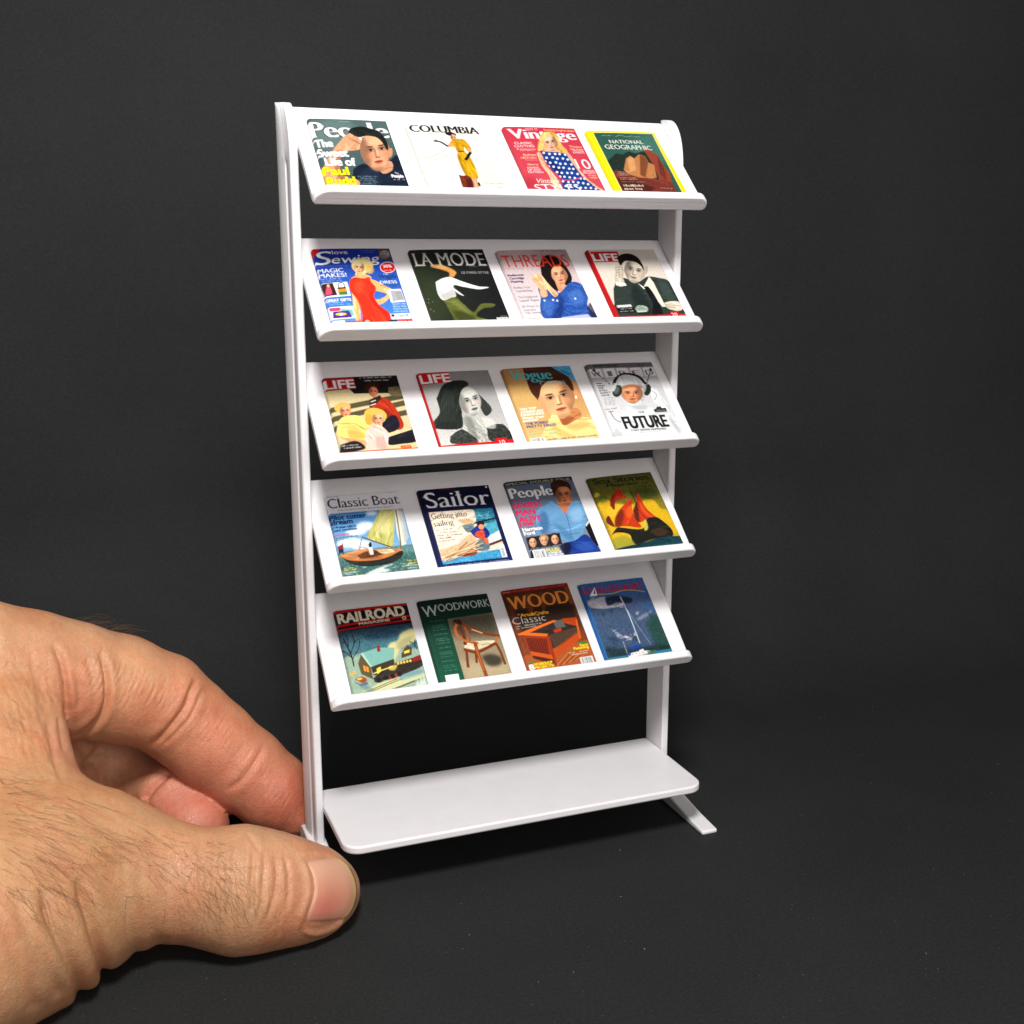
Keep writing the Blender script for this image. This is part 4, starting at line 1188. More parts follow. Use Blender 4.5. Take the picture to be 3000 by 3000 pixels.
def c_three_friends():
    s = Art((255, 268), (890, 238), (1060, 885), (395, 918)); s.bg((206, 190, 148)); s.noise(5, 4)
    s.P((40, 34, 34), [(250, 260), (895, 230), (930, 390), (520, 400), (480, 360), (285, 378)])
    for k, (a, b) in enumerate(((520, 455), (600, 505), (680, 580))): s.P((70, 64, 44), [(310, a), (960, b - 65 + k * 10), (968, b - 20 + k * 10), (322, a + 40)], 2, 0.85)
    s.S((120, 108, 80), [(808, 345), (905, 335), (930, 410), (830, 412)], 1)
    red_box_title(s, [(258, 276), (515, 260), (537, 354), (284, 376)], (284, 362, 530, 348), h=74)
    s.Wd(560, 272, 850, 258, 15, WHT, 0.85); s.Wd(612, 295, 810, 285, 15, WHT, 0.85)
    s.S((176, 58, 34), [(650, 520), (660, 460), (720, 425), (790, 440), (850, 490), (930, 640), (920, 698), (872, 700), (840, 600), (740, 560)]); s.S((130, 38, 24), [(780, 520), (860, 600), (900, 690), (850, 640), (760, 570)], 5, 0.7)
    s.E((70, 40, 28), 672, 345, 66, 38); s.face(684, 385, 40, 46, 0, (216, 136, 104)); s.P((60, 44, 40), [(650, 450), (740, 410), (750, 440), (690, 500), (645, 520)], 1); s.L((226, 214, 190), 8, [(660, 470), (700, 455)]); s.L((226, 214, 190), 8, [(655, 500), (700, 485)])
    s.S((38, 34, 46), [(750, 650), (830, 585), (880, 600), (895, 690), (800, 735), (750, 700)])
    s.E((214, 172, 92), 418, 515, 68, 42, -10); s.face(442, 548, 46, 50, -8, (228, 160, 120), lip=(180, 50, 44))
    s.S((228, 206, 120), [(368, 680), (400, 610), (470, 585), (560, 590), (630, 650), (630, 760), (560, 790), (470, 780), (372, 745)]); s.S((190, 160, 80), [(450, 700), (560, 720), (600, 770), (480, 780)], 6, 0.7)
    s.S((222, 160, 112), [(380, 760), (500, 780), (600, 800), (590, 840), (450, 800)])
    s.E((222, 178, 88), 695, 580, 96, 58, 8); s.E((206, 160, 74), 640, 620, 36, 46); s.face(716, 618, 50, 56, 0, (232, 170, 132), lip=(184, 50, 50))
    s.S((236, 192, 178), [(604, 730), (650, 680), (720, 665), (790, 720), (816, 780), (790, 850), (780, 885), (625, 890)]); s.S((206, 150, 140), [(690, 760), (760, 780), (780, 870), (700, 860)], 6, 0.6)
    s.S((34, 32, 42), [(800, 770), (920, 720), (1005, 690), (1050, 800), (900, 830), (800, 835)]); s.P((210, 196, 150), [(800, 735), (1000, 685), (1005, 705), (815, 765)], 1)
    s.S((40, 34, 36), [(390, 830), (520, 800), (600, 860), (500, 890), (400, 890)], 2); s.Wd(400, 845, 540, 836, 13, WHT); s.Wd(405, 866, 560, 856, 13, WHT)
    s.P((204, 92, 26), [(395, 896), (868, 868), (905, 868), (900, 844), (986, 838), (1000, 864), (1064, 855), (1064, 890), (395, 922)]); s.Wd(880, 886, 1040, 876, 14, (250, 226, 170)); s.Wd(912, 860, 980, 855, 10, (250, 226, 170))
    return s
def c_grey_profile():
    s = Art((1075, 225), (1690, 193), (1880, 832), (1240, 870)); s.bg((138, 136, 136), (206, 206, 200)); s.E((190, 188, 184), 1240, 560, 120, 200, 0, 40, 0.6); s.noise(9, 2)
    red_box_title(s, [(1080, 232), (1345, 214), (1366, 302), (1110, 328)], (1112, 316, 1362, 298), col=(200, 32, 38), h=76)
    s.S((180, 180, 172), [(1430, 590), (1570, 570), (1620, 680), (1660, 810), (1520, 810), (1440, 700)])
    s.S((44, 50, 46), [(1230, 440), (1290, 330), (1390, 290), (1480, 290), (1500, 320), (1440, 380), (1420, 480), (1440, 600), (1430, 690), (1330, 705), (1200, 690), (1190, 640), (1250, 560)])
    s.S((58, 62, 58), [(1555, 370), (1620, 430), (1690, 510), (1690, 560), (1640, 590), (1600, 520)])
    s.face(1512, 470, 98, 128, -16, (196, 196, 188), dark=(34, 38, 36), lip=(84, 86, 82), shade=-1, yaw=0.2)
    s.S((44, 50, 46), [(1380, 330), (1480, 292), (1510, 325), (1450, 370), (1420, 470), (1440, 570), (1380, 560)])
    for k in range(8): s.L((90, 96, 90), 4, [(1300 + k * 12, 360 + k * 3), (1270 + k * 14, 480), (1250 + k * 18, 640)], 0.5)
    s.S((120, 122, 116), [(1440, 600), (1520, 610), (1560, 800), (1500, 760)], 8, 0.7)
    s.S((62, 64, 60), [(1325, 760), (1400, 712), (1450, 710), (1560, 815), (1340, 825)]); s.S((56, 60, 56), [(1640, 690), (1720, 660), (1800, 670), (1862, 790), (1670, 805)])
    s.withclip([(1325, 700), (1862, 640), (1872, 800), (1325, 825)]); s.noise(20, 5); s.clip = None
    s.S((210, 210, 202), [(1600, 600), (1700, 620), (1720, 690), (1640, 690)], 4, 0.7)
    s.P((206, 30, 36), [(1238, 840), (1712, 806), (1714, 782), (1805, 774), (1812, 796), (1874, 790), (1884, 838), (1238, 874)]); s.T('10', 1752, 833, 1796, 829, 36, WHT); s.Wd(1625, 840, 1740, 832, 10, (248, 200, 190)); s.Wd(1806, 826, 1850, 822, 10, (248, 200, 190))
    s.P((190, 24, 30), [(1070, 224), (1086, 222), (1254, 868), (1238, 872)])
    return s
def c_tan_beauty():
    s = Art((110, 190), (690, 152), (915, 790), (300, 825)); s.bg((172, 122, 82), (224, 186, 120)); s.E((206, 176, 112), 300, 420, 180, 180, 0, 50, 0.6); s.noise(5, 3)
    s.S((78, 48, 36), [(285, 180), (400, 165), (520, 160), (640, 220), (700, 310), (700, 390), (640, 420), (420, 470), (400, 460), (340, 380), (310, 280)])
    s.S((196, 132, 88), [(520, 560), (720, 520), (750, 610), (600, 680)]); s.S((150, 88, 54), [(560, 590), (690, 600), (640, 660), (590, 670)], 8, 0.8)
    s.E((214, 150, 108), 722, 405, 24, 44); s.E((244, 226, 200), 722, 426, 9, 14)
    s.face(556, 440, 158, 178, -14, (240, 180, 132), dark=(60, 40, 36), lip=(190, 84, 72), shade=1, yaw=0.05)
    s.S((78, 48, 36), [(285, 180), (520, 160), (640, 225), (696, 320), (690, 370), (640, 310), (540, 285), (440, 330), (400, 440), (340, 380), (310, 280)])
    s.S((236, 206, 138), [(465, 640), (510, 575), (550, 590), (600, 672), (720, 620), (830, 580), (870, 640), (920, 800), (420, 815)]); s.S((200, 160, 92), [(600, 680), (760, 640), (840, 660), (700, 710)], 7, 0.6); s.S((206, 168, 98), [(480, 640), (560, 700), (700, 780), (560, 770)], 9, 0.6)
    s.S((84, 164, 208), [(515, 160), (694, 146), (740, 288), (640, 230)]);
    for k in range(4): s.Wd(588 + k * 14, 186 + k * 17, 668 + k * 12, 212 + k * 14, 13, (30, 62, 120), 0.9)
    s.T('Vogue', 196, 286, 534, 270, 92, (78, 178, 184), 'sb'); s.T('Patterns', 428, 320, 642, 306, 40, (150, 190, 180), 's')
    for t, x0, y0, x1, y1 in (('TEN TOP', 240, 542, 376, 528), ('AMERICAN', 246, 566, 432, 550), ('DESIGNERS', 250, 590, 440, 573), ('shape your', 258, 612, 440, 600), ('summer', 262, 636, 390, 624)): s.T(t, x0, y0, x1, y1, 19, (250, 232, 224), 'b')
    s.T('THE POISED', 280, 664, 470, 650, 21, (44, 66, 130), 'b'); s.T('PRETTY DRESS', 288, 690, 536, 672, 21, (44, 66, 130), 'b'); s.Wd(300, 726, 515, 710, 16, (96, 180, 160), 0.9); s.Wd(308, 752, 525, 736, 16, (96, 180, 160), 0.9)
    s.T('LEISURELY LOOK AT OFF-HOURS CLOTHES', 446, 800, 884, 768, 14, (70, 70, 120), 'b'); s.bar(318, 824, 436, 815, 46)
    return s
def c_white_hood():
    s = Art((810, 165), (1365, 115), (1630, 735), (1040, 778)); s.bg((168, 166, 168), (226, 226, 226)); s.noise(4, 3)
    s.P((104, 102, 106), [(805, 165), (1365, 112), (1388, 152), (822, 205)]); s.T('Stress Vaccine', 876, 182, 1076, 168, 18, (24, 24, 26), 'b'); s.Wd(1120, 170, 1205, 160, 9, (40, 40, 42), 0.8, 2); s.Wd(1232, 152, 1300, 142, 12, (24, 24, 26), 0.9, 3, 1.2)
    for k, t in enumerate('WIRED'):
        x = 838 + k * 112; y = 205 - k * 9
        s.P((224, 222, 224), [(x, y), (x + 94, y - 8), (x + 118, y + 64), (x + 24, y + 72)]); s.T(t, x + 34 if t != 'I' else x + 50, y + 62, x + 100 if t != 'I' else x + 82, y + 57, 46, (112, 110, 116), 'sb')
    s.S((214, 216, 216), [(1035, 700), (1060, 620), (1130, 545), (1160, 480), (1280, 480), (1320, 510), (1430, 530), (1530, 570), (1610, 700), (1640, 780), (1030, 790)]); s.S((168, 174, 174), [(1140, 500), (1200, 500), (1290, 490), (1320, 520), (1240, 540)], 8, 0.7); s.S((160, 170, 168), [(1500, 570), (1590, 690), (1600, 740), (1520, 640)], 7, 0.7); s.S((170, 178, 176), [(1040, 690), (1100, 740), (1100, 780), (1030, 780)], 7, 0.6)
    s.S((224, 226, 226), [(1330, 340), (1400, 350), (1450, 420), (1530, 530), (1560, 600), (1470, 540), (1420, 480), (1380, 470)]); s.L((150, 158, 158), 8, [(1345, 360), (1400, 400), (1380, 450)], 0.8); s.L((160, 168, 166), 7, [(1440, 430), (1520, 540)], 0.7)
    s.L((30, 32, 32), 24, [(1040, 370), (1048, 300), (1090, 252), (1160, 232), (1250, 250), (1310, 310)])
    s.S((200, 202, 204), [(1060, 300), (1090, 255), (1150, 238), (1230, 255), (1280, 310), (1296, 400), (1280, 470), (1230, 490), (1160, 480), (1100, 430), (1070, 380)]); s.S((160, 162, 166), [(1220, 260), (1280, 310), (1296, 400), (1270, 470), (1262, 380)], 6, 0.7)
    s.face(1190, 402, 94, 84, -4, (212, 150, 110), shade=1); s.S((150, 96, 66), [(1098, 340), (1180, 322), (1270, 325), (1280, 350), (1190, 345), (1105, 365)], 3, 0.6)
    s.E((52, 58, 54), 1066, 382, 40, 54, 20); s.E((96, 104, 98), 1060, 375, 22, 34, 20, 3); s.E((196, 198, 198), 1040, 350, 16, 40, 20, 1); s.E((46, 52, 48), 1322, 362, 32, 52, 15); s.E((150, 156, 152), 1300, 350, 12, 40, 15, 1)
    for a, b in (((880, 212), (1015, 335)), ((1356, 182), (1316, 315))):
        a, b = np.array(a, float), np.array(b, float)
        for k in range(6): s.L((110, 20, 26) if k % 2 else (40, 24, 26), 9, [a + (b - a) * (k / 6), a + (b - a) * (k / 6 + 0.1)], curve=False)
        s.E((22, 20, 22), a[0], a[1], 13, 11)
    s.L((30, 30, 30), 7, [(898, 324), (940, 320)], curve=False)
    for k, t in enumerate(('WHY', 'WE', 'STILL', 'DON’T', 'HAVE—')): s.T(t, 904 + k * 8, 350 + k * 20, (966, 955, 990, 1012, 1030)[k], 346 + k * 19, 15, (30, 28, 30), 'bi')
    s.Wd(950, 448, 1045, 440, 9, (80, 80, 84), 0.8, 5, 1.6); s.Wd(968, 546, 1060, 532, 14, (60, 60, 64), 0.7)
    s.L((90, 90, 92), 6, [(1005, 560), (1040, 620), (1090, 650)]); s.L((90, 90, 92), 6, [(990, 560), (1030, 556)])
    s.P((52, 60, 58), [(1370, 532), (1392, 522), (1400, 506), (1430, 502), (1440, 516), (1478, 512), (1490, 546), (1382, 556)]); s.Wd(1385, 545, 1475, 537, 12, (190, 196, 194), 0.7)
    s.T('THE', 1240, 568, 1290, 562, 14, (30, 30, 30), 'b'); s.T('FUTURE', 1130, 702, 1502, 674, 104, (36, 34, 36), 'b'); s.T('THAT NEVER HAPPENED', 1174, 726, 1478, 702, 16, (36, 34, 36), 'b'); s.Wd(1230, 738, 1440, 720, 8, (110, 110, 112))
    return s
def c_sail_boat():
    s = Art((222, 288), (860, 240), (1015, 922), (360, 985)); s.bg((62, 124, 186), (160, 190, 206)); 
    for x, y, rx, ry in ((620, 430, 50, 20), (560, 540, 80, 40), (480, 590, 90, 30), (420, 680, 110, 40), (520, 700, 90, 40)): s.E((228, 232, 234), x, y, rx, ry, -5, 8, 0.85)
    s.noise(4, 6); s.P((96, 134, 132), [(320, 760), (990, 690), (1020, 925), (360, 990)], 2); s.P((66, 104, 98), [(340, 830), (1000, 760), (1020, 925), (360, 990)], 10, 0.8)
    s.withclip([(320, 765), (990, 700), (1020, 925), (360, 990)]); s.noise(16, 5)
    for k in range(60): s.E((206, 218, 212), 380 + s.rs.uniform(0, 600), 850 + s.rs.uniform(0, 110), s.rs.uniform(6, 26), s.rs.uniform(2, 5), -8, 1, 0.5)
    s.S((222, 228, 222), [(520, 960), (640, 900), (780, 860), (700, 900), (760, 910), (600, 960)], 4, 0.8); s.clip = None
    s.P((214, 212, 196), [(815, 395), (850, 392), (880, 420), (905, 690), (860, 712), (830, 600)], 1); s.P((184, 184, 176), [(850, 392), (890, 388), (930, 640), (890, 690)], 2, 0.8)
    s.S((186, 182, 112), [(690, 405), (760, 398), (815, 400), (810, 560), (780, 722), (680, 680), (575, 632), (630, 520)]); s.S((212, 206, 146), [(720, 420), (780, 420), (760, 600), (700, 600), (660, 560)], 10, 0.7); s.L((140, 134, 80), 4, [(690, 410), (640, 560), (620, 640)], 0.6); s.L((150, 144, 90), 4, [(800, 430), (640, 600)], 0.6)
    s.L((100, 84, 56), 11, [(530, 634), (660, 680), (785, 722)]); s.L((110, 92, 62), 10, [(830, 400), (848, 560), (860, 740)]); s.L((120, 100, 68), 7, [(525, 650), (490, 770)])
    s.S((184, 126, 82), [(332, 785), (420, 760), (540, 735), (700, 735), (862, 735), (840, 780), (700, 810), (540, 826), (420, 826)]); s.S((96, 58, 36), [(480, 790), (600, 745), (720, 765), (640, 800), (520, 815)], 2); s.S((220, 190, 150), [(640, 745), (760, 735), (800, 760), (700, 775)], 2, 0.9)
    s.S((44, 46, 40), [(332, 790), (420, 826), (560, 834), (700, 815), (862, 750), (860, 800), (780, 850), (660, 875), (520, 880), (410, 850)]); s.L((206, 118, 56), 8, [(330, 788), (420, 824), (560, 830), (720, 806), (862, 742)])
    s.L((196, 120, 70), 8, [(490, 745), (520, 718), (570, 735), (590, 780)]); s.E((40, 36, 34), 596, 700, 15, 20); s.E((40, 36, 34), 600, 684, 8, 9); s.P((232, 230, 222), [(578, 725), (612, 722), (622, 780), (596, 784)])
    s.L((60, 50, 44), 5, [(362, 680), (366, 780)]); s.P((150, 40, 46), [(318, 712), (362, 690), (364, 730), (328, 752)]); s.P((40, 44, 70), [(324, 735), (364, 730), (366, 760), (330, 770)])
    s.P((222, 220, 226), [(215, 285), (868, 236), (898, 388), (256, 434)]); s.T('Classic Boat', 254, 388, 866, 344, 84, (28, 28, 44), 's'); s.T('THE WORLD’S MOST BEAUTIFUL BOATS', 330, 411, 806, 378, 12, (80, 80, 90)); s.Wd(240, 294, 340, 286, 7, (90, 90, 96)); s.Wd(765, 254, 845, 248, 7, (90, 90, 96))
    for t, x0, y0, x1, y1, h in (('Pilot cutter', 264, 492, 574, 464, 40), ('dream', 276, 530, 456, 514, 42), ('119-year-old in', 284, 562, 484, 544, 20), ('mint condition', 290, 588, 490, 568, 20)): s.T(t, x0, y0, x1, y1, h, (22, 34, 84), 'b')
    s.T('EXCLUSIVE', 294, 628, 420, 612, 14, (196, 44, 50), 'b'); s.Wd(300, 648, 490, 628, 14, (40, 44, 60)); s.Wd(304, 664, 400, 652, 14, (40, 44, 60))
    s.Wd(905, 838, 985, 830, 13, (226, 206, 50), 1); s.Wd(870, 864, 988, 852, 13, (226, 206, 50), 1); s.Wd(862, 884, 995, 872, 12, WHT); s.Wd(905, 902, 1000, 892, 12, WHT); s.Wd(800, 936, 1000, 914, 14, (226, 206, 50), 1)
    s.Wd(348, 905, 440, 895, 14, (226, 206, 50), 1); s.Wd(352, 920, 470, 908, 13, (226, 206, 50), 1); s.Wd(356, 938, 465, 928, 12, WHT); s.Wd(360, 954, 430, 946, 12, WHT); s.T('THE BIG CLASS', 366, 982, 530, 964, 16, (226, 206, 50), 'b')
    return s
def c_navy_frame():
    s = Art((1015, 240), (1620, 183), (1810, 845), (1185, 908)); s.bg((18, 24, 52), (30, 42, 92)); s.noise(3, 2)
    s.T('Sailor', 1098, 392, 1640, 348, 136, (244, 242, 238), 's'); s.T('CLASSIC', 1200, 244, 1340, 230, 20, (120, 36, 46)); s.E((230, 230, 230), 1600, 202, 8, 8)
    fr = [(1108, 428), (1644, 384), (1756, 806), (1215, 866)]; s.P((228, 206, 184), fr); s.withclip(fr); s.noise(5, 4)
    s.P((46, 116, 138), [(1450, 395), (1660, 380), (1700, 520), (1480, 520)], 3)
    for k in range(16): s.L((120, 180, 190), 5, [(1480 + s.rs.uniform(0, 150), 410 + s.rs.uniform(0, 90)), (1500 + s.rs.uniform(0, 150), 410 + s.rs.uniform(0, 90))], 0.6)
    s.P((84, 160, 180), [(1560, 540), (1690, 480), (1750, 640), (1600, 640)], 3); s.P((222, 224, 224), [(1580, 640), (1720, 560), (1740, 640), (1600, 700)], 2); s.L((40, 44, 50), 16, [(1480, 520), (1670, 470)]); s.L((90, 60, 50), 22, [(1560, 720), (1740, 650)])
    s.S((236, 216, 196), [(1100, 420), (1440, 390), (1500, 460), (1480, 520), (1350, 530), (1440, 590), (1420, 660), (1340, 720), (1180, 760)], 2); s.S((202, 168, 128), [(1340, 490), (1440, 480), (1490, 510), (1400, 525)], 3); s.S((206, 170, 132), [(1190, 740), (1340, 700), (1440, 610), (1500, 650), (1400, 760), (1210, 800)], 4, 0.8)
    s.S((110, 128, 132), [(1380, 540), (1470, 520), (1480, 560), (1430, 600)], 2); s.S((96, 116, 122), [(1480, 700), (1560, 640), (1610, 700), (1590, 750), (1500, 750)], 2); s.withclip(fr)
    s.S((30, 54, 128), [(1446, 590), (1490, 550), (1530, 530), (1590, 560), (1616, 610), (1580, 650), (1500, 640)]); s.S((206, 80, 44), [(1500, 590), (1560, 580), (1570, 660), (1520, 640), (1490, 620)]); s.E((44, 32, 28), 1540, 520, 34, 26); s.E((220, 150, 112), 1545, 548, 24, 22); s.S((206, 110, 70), [(1560, 640), (1600, 650), (1600, 690), (1570, 680)])
    s.S((70, 150, 190), [(1215, 830), (1500, 770), (1740, 740), (1760, 810), (1215, 870)], 2); s.noise(12, 5); s.S((134, 44, 36), [(1300, 790), (1420, 740), (1500, 745), (1480, 790), (1360, 800)]); s.S((236, 234, 226), [(1290, 770), (1420, 730), (1440, 742), (1320, 790)], 1)
    for k in range(18): s.L((226, 196, 150) if k % 2 else (150, 110, 70), 6, [(1210 + s.rs.uniform(0, 60), 790 + s.rs.uniform(0, 60)), (1420 + s.rs.uniform(0, 140), 640 + s.rs.uniform(0, 170))], 0.8)
    s.clip = None
    s.T('Getting into', 1134, 484, 1430, 458, 48, (26, 24, 28), 's'); s.T('sailing', 1150, 548, 1318, 532, 48, (26, 24, 28), 's')
    for k in range(4): s.Wd(1164 + k * 6, 582 + k * 24, (1310, 1350, 1385, 1360)[k], 570 + k * 23, 14, (70, 62, 66), 0.85)
    s.Wd(1190, 678, 1320, 664, 13, (70, 62, 66), 0.8)
    s.P(WHT, [(1688, 702), (1730, 697), (1756, 800), (1712, 806)])
    for k in range(9): s.P((50, 50, 54), [(1700 + k * 2, 730 + k * 8), (1726 + k * 2, 727 + k * 8), (1727 + k * 2, 731 + k * 8), (1701 + k * 2, 734 + k * 8)])
    s.Wd(1220, 890, 1770, 832, 12, (190, 198, 222), 0.9); s.Wd(1224, 906, 1775, 848, 10, (190, 198, 222), 0.7)
    return s
def c_blue_shirt():
    s = Art((135, 215), (700, 175), (922, 828), (325, 888)); s.bg((96, 104, 124), (132, 140, 156)); s.P((38, 44, 66), [(130, 212), (700, 170), (712, 205), (142, 252)], 4); s.noise(3, 3)
    s.T('SPECIAL DOUBLE ISSUE', 150, 246, 688, 206, 20, (186, 190, 130)); s.T('People', 190, 356, 540, 328, 92, (244, 242, 240), 'sb', (30, 34, 44), ow=2)
    s.P((20, 22, 30), [(790, 600), (832, 548), (910, 760), (870, 790)]); s.P((216, 216, 214), [(796, 590), (830, 545), (836, 556), (802, 604)])
    s.S((180, 112, 78), [(560, 400), (690, 380), (680, 460), (620, 485)]); s.E((66, 42, 28), 606, 262, 86, 58, 10); s.face(628, 335, 66, 82, -6, (190, 122, 86), shade=-1)
    s.S((66, 42, 28), [(530, 300), (545, 235), (610, 215), (680, 245), (694, 300), (670, 270), (610, 265), (565, 290), (555, 350)])
    s.S((104, 148, 184), [(386, 470), (450, 410), (520, 385), (600, 450), (635, 490), (690, 395), (770, 395), (812, 500), (800, 580), (770, 660), (700, 735), (600, 720), (500, 640), (430, 678), (378, 664)])
    s.S((62, 100, 140), [(400, 500), (460, 470), (490, 560), (470, 650), (420, 660)], 8, 0.7); s.S((146, 186, 214), [(660, 470), (760, 430), (780, 540), (690, 560)], 14, 0.7); s.L((66, 104, 142), 6, [(636, 490), (660, 600), (670, 700)], 0.8); s.S((76, 116, 154), [(520, 560), (620, 620), (700, 720), (620, 700)], 8, 0.6); s.S((190, 120, 84), [(590, 440), (640, 430), (660, 430), (636, 485)])
    s.S((34, 62, 132), [(600, 745), (700, 720), (790, 670), (860, 740), (922, 825), (925, 840), (640, 860)]); s.S((64, 104, 180), [(690, 760), (800, 740), (870, 800), (760, 820)], 10, 0.6); s.S((22, 26, 44), [(560, 760), (650, 740), (660, 800), (610, 860)], 4, 0.8)
    for t, x0, y0, x1, y1, h in (('THE', 200, 388, 266, 382, 16), ('SEXIEST', 208, 440, 446, 422, 44), ('MAN', 226, 500, 382, 487, 46), ('ALIVE', 244, 556, 430, 542, 46), ('1998', 250, 592, 356, 584, 30)): s.T(t, x0, y0, x1, y1, h, (208, 24, 84), 'b')
    s.T('Harrison', 268, 636, 430, 622, 30, WHT, 'b', (50, 54, 66), ow=1); s.T('Ford', 278, 670, 366, 662, 30, WHT, 'b', (50, 54, 66), ow=1)
    for k, (x, y, hc) in enumerate(((342, 735, (30, 26, 28)), (436, 722, (176, 128, 66)), (530, 712, (34, 26, 24)))):
        s.P((44, 46, 54), [(x - 58, y - 46), (x + 42, y - 56), (x + 62, y + 52), (x - 34, y + 60)]); s.E(hc, x, y - 22, 40, 34); s.face(x, y, 32, 42, -4, (224, 168, 134), shade=1); s.Wd(x - 20, y + 56, x + 50, y + 48, 7, WHT)
    s.P((24, 24, 28), [(316, 810), (335, 790), (350, 890), (325, 892)]); s.bar(352, 884, 460, 874, 82)
    s.T('PLUS:', 456, 818, 566, 808, 27, (240, 220, 40), 'b'); s.T('73 PAGES OF', 466, 838, 582, 826, 14, WHT, 'b'); s.T('MEN WE LOVE', 470, 858, 600, 846, 15, WHT, 'b')
    return s
def c_red_sails():
    s = Art((850, 180), (1405, 150), (1597, 752), (1045, 815)); s.bg((82, 86, 44), (190, 160, 44)); s.noise(6, 8)
    s.S((206, 168, 40), [(920, 400), (980, 360), (1060, 400), (1200, 420), (1330, 380), (1400, 390), (1450, 460), (1500, 480), (1560, 650), (1400, 690), (1200, 720), (1030, 740), (990, 600)], 5); s.E((214, 182, 60), 1100, 470, 100, 60, 0, 12, 0.7); s.E((206, 170, 50), 925, 325, 24, 18, 0, 3); s.S((60, 76, 40), [(930, 330), (1000, 330), (1010, 380), (940, 390)], 8, 0.6); s.E((64, 74, 34), 1330, 330, 110, 50, 0, 16, 0.8)
    s.noise(9, 4)
    s.T('Sea Stories', 908, 236, 1384, 212, 48, (18, 18, 14), 'sb'); s.T('Magazine', 1020, 264, 1292, 248, 28, (18, 18, 14), 'sb'); s.Wd(1315, 245, 1390, 240, 12, (24, 24, 18)); s.Wd(1320, 275, 1390, 268, 14, (24, 24, 18), 0.8)
    s.S((178, 58, 30), [(1026, 420), (1040, 350), (1122, 278), (1150, 330), (1175, 358), (1110, 372), (1070, 400), (1058, 460)]); s.S((104, 38, 28), [(1026, 420), (1040, 350), (1080, 330), (1066, 400), (1056, 456)], 3, 0.7)
    s.S((190, 66, 32), [(1044, 600), (1060, 520), (1120, 440), (1212, 370), (1208, 450), (1225, 530), (1266, 612), (1150, 600)]); s.S((104, 44, 30), [(1044, 600), (1060, 520), (1120, 450), (1130, 520), (1090, 600)], 5, 0.75); s.S((226, 110, 50), [(1150, 470), (1200, 420), (1205, 500), (1160, 530)], 6, 0.7)
    s.S((176, 58, 34), [(1215, 470), (1250, 400), (1276, 322), (1320, 440), (1380, 510), (1432, 548), (1340, 540), (1260, 570), (1222, 540)]); s.S((216, 92, 44), [(1275, 380), (1330, 480), (1400, 540), (1330, 520), (1280, 460)], 4, 0.8); s.S((70, 44, 34), [(1218, 470), (1250, 410), (1258, 560), (1226, 540)], 4, 0.8)
    s.S((40, 40, 34), [(1005, 670), (1060, 610), (1100, 610), (1270, 625), (1320, 545), (1400, 530), (1460, 570), (1518, 640), (1505, 695), (1380, 705), (1195, 750), (1160, 670), (1060, 650)]); s.S((82, 60, 46), [(1330, 640), (1420, 620), (1490, 650), (1400, 690)], 5, 0.7); s.S((200, 190, 90), [(1285, 580), (1312, 550), (1322, 620), (1290, 640)], 2, 0.9); s.S((104, 44, 34), [(975, 530), (1000, 505), (1020, 540), (1040, 600), (985, 570)], 1)
    s.L((36, 34, 28), 7, [(1210, 300), (1240, 380), (1255, 470)]); s.S((150, 150, 60), [(1010, 700), (1120, 680), (1190, 750), (1030, 780)], 5, 0.8)
    s.S((28, 66, 74), [(1025, 785), (1150, 760), (1280, 735), (1400, 700), (1500, 690), (1590, 695), (1610, 760), (1040, 825)]); s.withclip([(1025, 770), (1590, 690), (1610, 760), (1040, 825)]); s.noise(8, 5); s.clip = None
    return s
